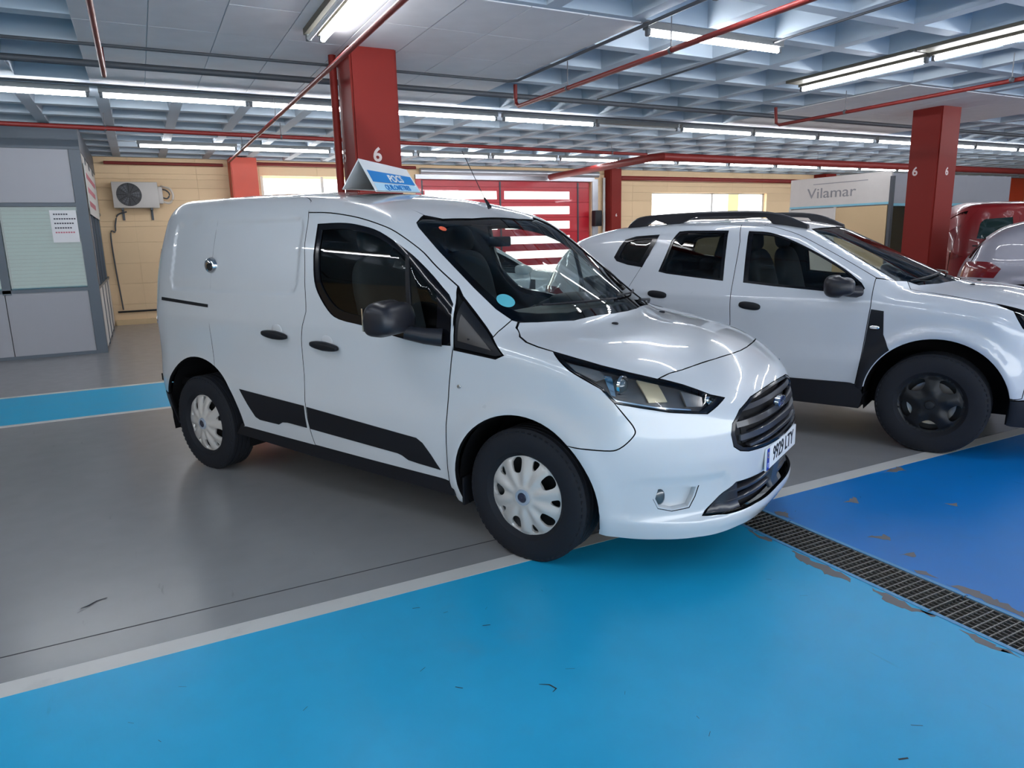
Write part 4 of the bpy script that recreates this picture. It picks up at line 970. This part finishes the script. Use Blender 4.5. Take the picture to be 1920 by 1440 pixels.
def window(n, x0, x1, z0, z1, splits, yband):
    w_ = empty('window_%d' % n, (0, 15.95, 0)); w_['kind'] = 'structure'
    for a, b in zip(splits, splits[1:]):
        for (q0, q1, mm) in yband(a, b): 
            box('pane', (q0[0], .16, q0[1]), (q1[0], .175, q1[1]), MAT[mm], w_)
    for x in splits: box('window_bar', (x-.03, .10, z0), (x+.03, .20, z1), MAT['wall_white'], w_)
    box('window_bar', (x0, .10, z1-.03), (x1, .2, z1), MAT['wall_white'], w_); box('window_sill', (x0-.03, -.05, z0-.04), (x1+.03, .2, z0), MAT['wall_white'], w_)
window(1, 2.42, 4.75, 1.9, 3.08, (2.46, 3.72, 4.72), lambda a, b: [((a, 1.9), (b, 2.86), 'daylight_pane'), ((a, 2.86), (b, 3.05), 'daylight_yellow')])
window(2, 12.66, 17.0, 1.6, 2.63, (12.7, 14.94, 16.97), lambda a, b: [((a, 1.6), (b, 2.60), 'daylight_pane')] if a < 14 else [((a, 1.6), (a+.68, 2.60), 'daylight_pane'), ((a+.68, 1.6), (a+1.1, 2.60), 'daylight_yellow'), ((a+1.1, 1.6), (b, 2.60), 'daylight_pane')])
# red sectional shutter
door = empty('door_1', (0, 15.95, 0)); door['kind'] = 'structure'
k = 0; z = 0.0; zs = [2.73-.366*i for i in range(8)]
for i in range(8):
    z1 = zs[i]; z0 = max(0.0, zs[i]-.362)
    pz0, pz1 = z0+.075, z0+.265
    bm = bmesh.new()
    xs_ = [5.96, 6.07, 7.94, 8.15, 10.04, 10.64]
    add_box(bm, 5.96, 10.64, .05, .09, z0, pz0); add_box(bm, 5.96, 10.64, .05, .09, pz1, z1-.004)
    for a, b in ((5.96, 6.07), (7.94, 8.15), (10.04, 10.64)): add_box(bm, a, b, .05, .09, pz0, pz1)
    s_ = bmobj('door_section', bm, MAT['shutter_red'], door)
    if i == 0: pz0, pz1 = z0+.075, z0+.265
    for a, b in ((6.07, 7.94), (8.15, 10.04)): box('pane', (a, .062, pz0), (b, .078, pz1), MAT['shutter_pane'], s_)
box('door_section', (5.96, .05, 2.734), (10.64, .09, 2.86), MAT['shutter_red'], door)
box('door_light_stop', (5.94, .11, 0), (10.66, .13, 2.9), MAT['shutter_red'], door)  # added sheet behind the sections, stops sky light showing at their seams
for x in (6.0, 8.03, 10.29): box('door_hinge_strip', (x-.02, .035, 0), (x+.02, .05, 2.86), MAT['dark_frame'], door)
box('door_post', (10.68, -.05, 0), (10.86, .1, 2.95), MAT['galv_steel'], door); box('door_post', (5.82, -.05, 0), (5.95, .1, 2.95), MAT['shutter_red'], door)
box('door_header', (5.8, -.12, 2.88), (10.7, .05, 2.98), MAT['galv_steel'], door)
tube('door_drum', [(5.9, -.15, 3.05), (10.8, -.15, 3.05)], .07, MAT['galv_steel'], door, 14)
tube('door_guide', [(11.0, -.12, 0), (11.0, -.12, 2.98)], .035, MAT['wall_white'], door, 10)
box('door_motor', (10.62, -.30, 1.75), (10.82, -.1, 2.15), MAT['black_plastic'], door, .02)
# other walls
wl = box('wall_left', (-9.2, -10, 0), (-9, 16.2, 3.6), MAT['wall_beige']); wl['kind'] = 'structure'
wr = box('wall_right', (32, -10, 0), (32.2, 16.2, 3.6), MAT['wall_beige']); wr['kind'] = 'structure'
box('baseboard_back', (-.55, 15.86, 0), (2.4, 15.93, .10), MAT['wall_beige'])['kind'] = 'structure'
tube('trim_1', [(-.5, 15.90, .26), (5.8, 15.90, .26)], .018, MAT['black_plastic'])['kind'] = 'structure'

# ------------------------------------------------------------------ pillars
mat('pillar_red', srgb(122, 34, 28)[:3], .55, var=.05, scale=2, spec=.2); mat('pillar_orange', srgb(196, 62, 30)[:3], .45, var=.05)
mat('stencil_white', (.62, .52, .50), .6)
def pillar(x0, y0, w_, d_, label, m='pillar_red', nums=None, group=None):
    p = empty('pillar', (x0, y0, 0)); setp(p, label, 'pillar', group)
    bm = bmesh.new(); add_box(bm, 0, w_, 0, d_, 0, ZC); 
    bmesh.ops.bevel(bm, geom=[e for e in bm.edges if abs(e.verts[0].co.z-e.verts[1].co.z) > 1], offset=.018, segments=2, affect='EDGES'); bmobj('shaft', bm, MAT[m], p)
    for (face, a, z, s, sz) in (nums or []):
        M_ = frameM((a, -.0015, z), (1, 0, 0), (0, 0, 1)) if face == 'f' else frameM((-.0015, a, z), (0, -1, 0), (0, 0, 1))
        text('stencil_number', s, sz, MAT['stencil_white'], p, M_, .0006, 1.0, .004)
    return p
p1 = pillar(1.82, 6.48, .43, .45, 'red square pillar rising behind the delivery van, stencilled 6', nums=[('f', .20, 2.28, '6', .17), ('l', .36, 2.30, '5', .15)])
tube('downpipe', [(-.05, .40, 0), (-.05, .40, 3.19)], .035, MAT['pillar_red'], p1)
pillar(10.25, 6.48, .45, .45, 'red square pillar rising behind the white suv bonnet, stencilled 6', nums=[('f', .23, 2.30, '6', .15), ('l', .33, 2.32, '6', .17)])
pillar(1.80, 15.42, .50, .50, 'orange red pillar against the back wall left of the yellow window', 'pillar_orange')
pillar(11.06, 15.6, .34, .32, 'slim red pillar at the right edge of the red shutter', 'pillar_red', nums=[('f', .17, 2.02, '6', .10)])
pillar(19.0, 15.5, .50, .45, 'red pillar on the back wall behind the shop booth', 'pillar_red')
pillar(27.75, 15.3, 1.9, .6, 'broad orange pillar on the back wall at the right edge', 'pillar_orange')

# ------------------------------------------------------------------ fluorescent lights
mat('lamp_tube', (1, 1, 1), .4, emit=(.93, .95, 1.0, 1), estr=18.5); mat('tube_off', (.75, .76, .76), .3); mat('lamp_body', (.20, .20, .195), .5, spec=.2); mat('lamp_tray', (.13, .12, .095), .6, spec=.2); mat('lamp_socket', (.10, .11, .12), .5)
FX = {}
def fixture(x, y, along, label, lit=True, twin=False, group=None, tray=False):
    # x, y: start of the fixture, runs 1.53 m in +x or +y
    key = (lit, twin, tray); L_ = 1.53
    root = empty('fluorescent_light', (x, y, ZC), 0 if along == 'x' else PI/2); setp(root, label, 'ceiling light', group)
    if key not in FX:
        parts = []
        bm = bmesh.new(); add_box(bm, 0, L_, -.035, .035, -.055, 0); 
        if twin: add_box(bm, 0, L_, .075, .145, -.055, 0)
        if tray: add_box(bm, 0, L_, .05, .24, -.03, 0)
        parts.append(bmobj('housing', bm, MAT['lamp_tray' if (twin or tray) else 'lamp_body'], root))
        for yy, on in ((0, lit),)+(((.11, False),) if twin else ()):
            bm = bmesh.new(); add_tube(bm, [(.04, yy, -.085), (L_-.04, yy, -.085)], .019, 12); parts.append(bmobj('lamp_tube', bm, MAT['lamp_tube' if on else 'tube_off'], root, True))
            for xx in (.008, L_-.042):
                bm = bmesh.new(); add_box(bm, xx, xx+.034, yy-.022, yy+.022, -.105, -.05); bmesh.ops.bevel(bm, geom=bm.edges[:], offset=.005, segments=1, affect='EDGES'); parts.append(bmobj('lamp_holder', bm, MAT['lamp_socket'], root))
        FX[key] = parts
    else:
        for q in FX[key]:
            o = q.copy(); C.objects.link(o); o.parent = root
    return root
ORD = ['first', 'second', 'third', 'fourth', 'fifth', 'sixth', 'seventh', 'eighth', 'ninth', 'tenth', 'eleventh', 'twelfth', 'thirteenth', 'fourteenth', 'fifteenth', 'sixteenth']
R1 = [(-1.80, 1), (-.19, 1), (1.34, 1), (3.05, 1), (4.66, 1), (6.22, 0), (7.82, 1), (9.38, 1), (10.94, 1), (12.56, 1), (14.12, 1), (15.68, 1), (17.24, 1), (18.8, 1)]
for i, (x, on) in enumerate(R1):
    fixture(x, 9.15, 'x', ('%s tube light from the left in the long row behind the red pillars' % ORD[i]) if on else 'unlit tube light in the long row behind the red pillars', bool(on), group='tube lights in the long row')
for i in range(13):
    fixture(.17+1.60*i, 13.4, 'x', '%s tube light from the left in the far row near the back wall' % ORD[i], True, group='tube lights in the far row')
fixture(7.04, 4.64, 'y', 'far tube light of the beige tray row over the white suv', tray=True); fixture(7.04, 3.08, 'y', 'near tube light of the beige tray row over the white suv', tray=True)
fixture(1.51, 4.62, 'y', 'twin light at the top edge in front of the near red pillar, right tube lit', twin=True)
fixture(3.84, 4.95, 'x', 'short lone tube light hanging at top centre beside a red pipe')
fixture(3.74, 2.54, 'y', 'tube light whose end just shows at the top edge, right of centre')
fill_lights = [(7.04, 1.50), (-.6, .8), (-.6, 2.5), (4.5, -.8), (10.2, 2.5), (7.04, -.1), (-1.2, -1.1), (1.51, -3.4), (1.51, -5.0), (-4.0, 5.3), (-4.0, 3.7), (-4.0, 2.1), (-4.0, .5), (12.6, 4.6), (12.6, 3.0), (12.6, 1.4), (18., 5.), (18., 2.)]  # unseen fixtures added to brighten the foreground and feed the car reflections
for i, (x, y) in enumerate(fill_lights): fixture(x, y, 'y', 'unseen tube light added on the ceiling to brighten the foreground', tray=(x > 5), group='added unseen tube lights')

# ------------------------------------------------------------------ pipes
mat('pipe_red', srgb(118, 34, 30)[:3], .45, spec=.4, var=.08); mat('conduit_dark', (.07, .075, .085), .5); mat('steel_rod', (.15, .15, .16), .5, metal=.5)
def pipe(name, label, pts, r, m='pipe_red', hang=(), cat_='pipe', elbow=None):
    bm = bmesh.new(); add_tube(bm, pts, r, 12); o = bmobj(name, bm, MAT[m], None, True); setp(o, label, cat_)
    for h in hang:
        p = Vector(h); tube('hanger_rod', [(p.x, p.y, p.z), (p.x, p.y, ZC)], .005, MAT['steel_rod'], o, 6)
        bm = bmesh.new(); add_lathe(bm, [(r+.001, -.012), (r+.006, -.012), (r+.006, .012), (r+.001, .012)], 14, 'y' if abs(pts[0][1]-pts[1][1]) > abs(pts[0][0]-pts[1][0]) else 'x', closed=True); bmobj('pipe_clamp', bm, MAT['conduit_dark'], o, True, loc=(p.x, p.y, p.z))
    return o
pipe('sprinkler_pipe', 'red pipe running to the top edge between the short lone tube and the pillar', [(3.94, -2, 2.95), (3.94, 7.32, 2.95), (3.94, 7.38, 2.98), (3.94, 7.40, 3.04), (3.94, 7.40, 3.19)], .022, hang=[(3.94, 6.3, 2.95), (3.94, 4.75, 2.95)])
pipe('sprinkler_pipe', 'red pipe passing in front of the right red pillar top', [(8.0, -2, 2.95), (8.03, 7.36, 2.95), (8.03, 7.42, 2.98), (8.03, 7.44, 3.19)], .022, hang=[(8.0, 6.3, 2.95), (7.95, 4.35, 2.95)])
pipe('sprinkler_pipe', 'long red pipe crossing the top of the near pillar from the back wall', [(1.60, -2, 2.95), (1.60, 13.9, 2.95)], .022, hang=[(1.60, 9.0, 2.95), (1.60, 12.0, 2.95)])
pipe('sprinkler_pipe', 'short red pipe end at the upper left corner', [(-.09, -2, 2.95), (-.09, 7.25, 2.95), (-.09, 7.30, 2.98), (-.09, 7.31, 3.19)], .020)
pipe('sprinkler_main', 'thin dark red pipe crossing the hall from left to the big red main', [(-4, 10.6, 3.01), (8.85, 11.32, 3.01)], .028, hang=[(-.2, 10.82, 3.01), (2.0, 10.94, 3.01), (3.3, 11.0, 3.01), (8.0, 11.27, 3.01)])
pipe('sprinkler_main', 'thick red main pipe crossing behind the right pillar', [(9.3, 15.7, 2.96), (9.0, 11.4, 2.96), (9.1, 11.15, 2.96), (30, 11.6, 2.96)], .075, hang=[(11.0, 11.2, 2.96), (13.5, 11.25, 2.96)])
pipe('wall_pipe', 'brown red pipe along the top of the back wall', [(-.4, 15.80, 3.08), (1.7, 15.80, 3.08)], .03); pipe('wall_pipe', 'brown red pipe above the yellow window', [(2.35, 15.80, 3.12), (5.8, 15.80, 3.12)], .035)
pipe('wall_pipe', 'rusty red pipe above the right wall window', [(11.5, 15.80, 2.98), (18.6, 15.80, 2.98)], .06)
pipe('cable_conduit', 'thin dark conduit turning along the edge of the smooth ceiling', [(-8, 7.06, 3.16), (3.72, 7.15, 3.16), (3.80, 7.08, 3.16), (3.80, -1.0, 3.16)], .014, 'conduit_dark', cat_='conduit')
pipe('cable_conduit', 'thick dark cable bundle crossing behind the near pillar', [(-8, 7.66, 3.13), (16, 7.74, 3.13)], .030, 'conduit_dark', cat_='conduit')
pipe('cable_conduit', 'thin conduit running to the top edge right of the short lone tube', [(5.22, -2, 3.17), (5.25, 7.7, 3.17)], .010, 'conduit_dark', cat_='conduit')
pipe('cable_conduit', 'thin dark line along the edge of the flat ceiling band of the long light row', [(-8, 8.80, 3.16), (24, 8.80, 3.16)], .012, 'conduit_dark', cat_='conduit')  # dark rod added to draw the flat band's edge line, no real conduit
pipe('cable_conduit', 'dark conduit crossing over the left grey office', [(-8, 11.75, 3.16), (0, 11.75, 3.16)], .018, 'conduit_dark', cat_='conduit')

# ------------------------------------------------------------------ grey office
mat('office_panel', (.36, .365, .40), .45, var=.03); mat('office_post', (.075, .10, .13), .4); mat('blind_white', (.50, .54, .53), .5); mat('paper', (.72, .72, .74), .6); mat('ink', (.06, .06, .08), .6); mat('ink_red', (.5, .15, .2), .6)
of = empty('office_cabin', (-.57, 11.9, 0)); setp(of, 'grey office cabin with dark posts, blinds and a notice, at the left edge', 'office')
def ob(n, a, b, m_, bev=0): return box(n, a, b, MAT[m_], of, bev)
ob('post', (-.14, -.02, 0), (0, .12, 2.86), 'office_post'); ob('post', (-1.16, -.015, .90), (-1.06, .10, 2.14), 'office_post')
ob('header', (-6, -.03, 2.86), (.0, .14, 3.18), 'office_post'); ob('rail', (-6, -.015, 2.09), (-.14, .10, 2.14), 'office_post'); ob('rail', (-6, -.015, .92), (-.14, .10, .965), 'office_post'); ob('rail', (-6, -.015, 0), (-.14, .10, .045), 'office_post')
for a, b in ((-1.135, -.145), (-2.4, -1.145), (-3.7, -2.41)): ob('lower_panel', (a, 0, .045), (b, .05, .92), 'office_panel')
for a, b in ((-2.4, -.145), (-4.8, -2.41)): ob('upper_panel', (a, 0, 2.145), (b, .05, 2.86), 'office_panel')
for a, b in ((-1.06, -.14), (-2.4, -1.16)):
    ob('window_pane', (a, .03, .965), (b, .036, 2.09), 'glass_office')
    bm = bmesh.new()
    for k in range(22):
        z = .98+k*.0505; vs = [bm.verts.new(p) for p in ((a+.02, .10, z), (b-.02, .10, z), (b-.02, .112, z+.044), (a+.02, .112, z+.044))]; bm.faces.new(vs)
    bl = bmobj('blind', bm, MAT['blind_white'], of); bl['kind'] = 'stuff'
ob('inner_wall', (-6, .8, 0), (-.02, .85, 3.1), 'office_panel')
# side facing the gap
for k in range(4):
    y0 = .13+k*.98; ob('post', (-.06, y0-.04, 0), (.0, y0+.02, 2.86), 'office_post')
    ob('side_panel', (-.045, y0+.02, .04), (-.01, y0+.94, .92), 'wall_white'); ob('side_panel', (-.045, y0+.02, 2.14), (-.01, y0+.94, 2.86), 'wall_white'); ob('window_pane', (-.03, y0+.02, .95), (-.025, y0+.94, 2.12), 'glass_office')
    ob('rail', (-.05, y0+.02, 2.10), (0, y0+.94, 2.145), 'office_post'); ob('rail', (-.05, y0+.02, .92), (0, y0+.94, .96), 'office_post')
ob('side_header', (-.06, .1, 2.86), (.0, 4.05, 3.18), 'office_post')
bn = ob('side_banner', (.001, .35, 2.0), (.012, 3.2, 2.72), 'wall_white')
for k in range(3): box('printed_line', (.013, .5, 2.52-k*.2), (.0145, 2.9-.4*k, 2.60-k*.2), MAT['ink_red'], bn)
nt_ = box('notice', (-1.04+.57, 11.9-11.9-.003, 1.60), (-.72+.57, 11.9-11.9+.0, 2.04), MAT['paper']); nt_.parent = None; nt_.location = (-.57, 11.875, 0); setp(nt_, 'white paper notice with rows of print taped to the office window', 'notice')
for k, (w_, mm) in enumerate(((.20, 'ink'), (.27, 'ink'), (.24, 'ink'), (.22, 'ink'), (.26, 'ink_red'))):
    for j in range(int(w_/.03)): box('printed_word', (-.43+j*.03, -.0042, 1.975-k*.062), (-.43+j*.03+.022, -.003, 1.995-k*.062), MAT[mm], nt_)
# air conditioner on the back wall
mat('ac_white', (.50, .47, .44), .5); mat('ac_grille', (.03, .03, .035), .5); mat('hose', (.62, .55, .48), .5)
ac = empty('air_conditioner', (-.32, 15.6, 2.24)); setp(ac, 'outdoor air conditioner unit on brackets on the beige wall beside the office', 'air conditioner')
box('casing', (0, 0, 0), (.78, .28, .48), MAT['ac_white'], ac, .012)
bm = bmesh.new(); add_lathe(bm, [(.001, -.004), (.205, -.004), (.215, .002)], 36, 'y', (.28, 0, .245)); bmobj('fan_opening', bm, MAT['ac_grille'], ac)
bm = bmesh.new()
for rr_ in (.06, .10, .14, .18, .21): add_lathe(bm, [(rr_-.003, -.012), (rr_+.003, -.012), (rr_+.003, -.006), (rr_-.003, -.006)], 36, 'y', (.28, 0, .245), closed=True)
for k in range(12): t = 2*PI*k/12; add_tube(bm, [(.28+.03*math.cos(t), -.009, .245+.03*math.sin(t)), (.28+.21*math.cos(t), -.009, .245+.21*math.sin(t))], .003, 4)
bmobj('fan_grille', bm, MAT['black_metal'], ac)
for k in range(3): t = 2*PI*k/3; bm = bmesh.new(); vs = [bm.verts.new((.28+r_*math.cos(t+o_), -.0055, .245+r_*math.sin(t+o_))) for r_, o_ in ((.03, 0), (.19, -.3), (.2, .3), (.05, .6))]; bm.faces.new(vs); bmobj('fan_blade', bm, MAT['conduit_dark'], ac)
box('valve_cover', (.76, .04, .08), (.86, .24, .40), MAT['ac_white'], ac, .02)
for x in (.12, .62): box('bracket', (x, 0, -.04), (x+.04, .34, 0), MAT['dark_frame'], ac); box('bracket_upright', (x, .30, -.22), (x+.04, .34, 0), MAT['dark_frame'], ac)
tube('hose', cr([(.84, .12, .12), (.97, .12, .10), (1.04, .12, .22), (1.0, .14, .36), (.90, .2, .40), (.85, .28, .42)], 5), .022, MAT['hose'], ac)
tube('hose', cr([(.84, .10, .20), (.93, .10, .18), (.98, .10, .26), (.93, .12, .33), (.86, .2, .36)], 5), .014, MAT['conduit_dark'], ac)
cb = tube('cable', cr([(-.12, 15.88, 2.18), (-.28, 15.88, 2.12), (-.34, 15.88, 1.95), (-.36, 15.88, 1.80), (-.44, 15.88, 1.78), (-.44, 15.88, 1.2), (-.40, 15.88, .3)], 5), .014, MAT['conduit_dark']); setp(cb, 'black cable dropping down the wall below the air conditioner', 'cable')

# ------------------------------------------------------------------ shop booth and boards at the right
mat('booth_white', (.60, .57, .54), .5); mat('booth_line', (.20, .50, .62), .5); mat('booth_grey', (.30, .30, .33), .5); mat('script_grey', (.25, .25, .27), .5); mat('ink_blue', (.10, .12, .30), .5)
bt = empty('shop_booth', (13.0, 9.1, 0)); setp(bt, 'white shop booth with script lettering behind the suv roof', 'booth')
box('fascia', (0, 0, 1.98), (.04, 2.4, 2.60), MAT['booth_white'], bt); box('fascia', (.04, -.02, 1.98), (4, .02, 2.55), MAT['booth_grey'], bt)
box('fascia_line', (-.004, 0, 1.98), (.0, 2.4, 2.02), MAT['booth_line'], bt); box('fascia_line', (.04, -.026, 1.94), (4, -.02, 1.99), MAT['booth_line'], bt)
text('script_lettering', 'Vilamar', .30, MAT['script_grey'], bt, frameM((-.003, 1.35, 2.27), (0, -1, 0), (0, 0, 1)), .002, 1.3)
text('script_lettering', 'Vilamar', .30, MAT['script_grey'], bt, frameM((1.0, -.024, 2.27), (1, 0, 0), (0, 0, 1)), .002, 1.1)
box('swoosh', (-.004, .5, 2.46), (-.001, 1.8, 2.475), MAT['script_grey'], bt)
box('corner_post', (-.03, -.06, 0), (.04, .0, 2.5), MAT['dark_frame'], bt)
for y in (1.2, 2.36): box('corner_post', (-.01, y, 0), (.04, y+.05, 1.98), MAT['booth_white'], bt)
box('booth_panel', (.0, .04, 0), (.03, 1.2, 1.96), MAT['wall_beige'], bt); box('booth_panel', (.0, 1.25, 0), (.03, 2.36, 1.96), MAT['booth_white'], bt)
box('booth_glass', (.05, .0, .3), (4, .01, 1.93), MAT['glass_office'], bt); box('booth_back', (.3, 2.3, 0), (4, 2.38, 1.96), MAT['booth_grey'], bt); box('booth_top', (.04, .02, 1.96), (4, 2.38, 1.99), MAT['booth_grey'], bt)
box('shelf', (.5, .6, 1.2), (1.1, 1.0, 1.75), MAT['booth_white'], bt); box('counter', (.2, .5, 0), (2.6, .9, 1.1), MAT['booth_white'], bt)
sg_ = empty('sign_board', (26.2, 15.89, 2.38)); setp(sg_, 'pale board with two rows of dark print right of the second red pillar', 'sign')
box('board', (0, 0, 0), (1.9, .04, .60), MAT['booth_white'], sg_); box('board_frame', (-.05, -.01, -.05), (1.95, .03, 0), MAT['dark_frame'], sg_); box('board_frame', (-.05, -.01, .60), (1.95, .03, .65), MAT['dark_frame'], sg_)
for k in range(6): box('printed_letter', (.25+k*.22, -.006, .36), (.25+k*.22+.13, 0, .48), MAT['ink_blue'], sg_)
for k in range(9): box('printed_letter', (.10+k*.15, -.006, .14), (.10+k*.15+.10, 0, .23), MAT['ink_red'], sg_)
# ------------------------------------------------------------------ tent sign on the van roof
mat('sign_card', (.70, .71, .72), .4); mat('sign_blue', (.005, .20, .55), .4); mat('sign_pale', (.42, .66, .82), .4); mat('sign_inside', (.28, .28, .27), .6)
ts = empty('tent_sign', (0, 0, 0)); setp(ts, 'white tent sign with blue band and lettering on the van roof', 'sign')
Mv = Matrix.Translation((2.2656, 3.1858, 0)) @ Matrix.Rotation(-1.0955, 4, 'Z')
ts.matrix_world = Mv
A0 = Vector((-1.435, -.45, 2.000)); A1 = Vector((-1.62, .15, 1.985)); F0 = Vector((-1.31, -.44, 1.806)); F1 = Vector((-1.50, .155, 1.828)); B0 = Vector((-1.57, -.47, 1.832)); B1 = Vector((-1.755, .13, 1.858))
def plate_(name, a, b, c_, d_, th, m_):
    n = (b-a).cross(d_-a).normalized()*th; bm = bmesh.new(); f = [bm.verts.new(p) for p in (a, b, c_, d_)]; g = [bm.verts.new(p-n) for p in (a, b, c_, d_)]
    bm.faces.new(f); bm.faces.new(g[::-1])
    for i in range(4): bm.faces.new((f[i], g[i], g[(i+1) % 4], f[(i+1) % 4]))
    return bmobj(name, bm, MAT[m_], ts)
plate_('front_panel', F0, F1, A1, A0, .006, 'sign_card'); plate_('rear_panel', A0, A1, B1, B0, .006, 'sign_card'); plate_('base_panel', F0, B0, B1, F1, .005, 'sign_inside')
xd = (F1-F0).normalized(); up = (A0-F0); nf = xd.cross(up).normalized(); W_ = (F1-F0).length; H_ = up.length; up = up.normalized()
P_ = lambda u, v, e: F0.lerp(F1, u)+(A0-F0).lerp(A1-F1, u)*v+nf*e
plate_('blue_band', P_(.04, .30, .0015), P_(.96, .30, .0015), P_(.96, .66, .0015), P_(.04, .66, .0015), .001, 'sign_blue')
plate_('blue_band', P_(.04, .02, .0015), P_(.96, .02, .0015), P_(.96, .27, .0015), P_(.04, .27, .0015), .001, 'sign_pale')
text('lettering', 'POCS', .070, MAT['sign_card'], ts, frameM(P_(.56, .46, .003), xd, up), .0005, 1.1, .002)
text('lettering', 'QUILOMETRES', .050, MAT['sign_blue'], ts, frameM(P_(.5, .14, .003), xd, up), .0005, 1.05, .0015)
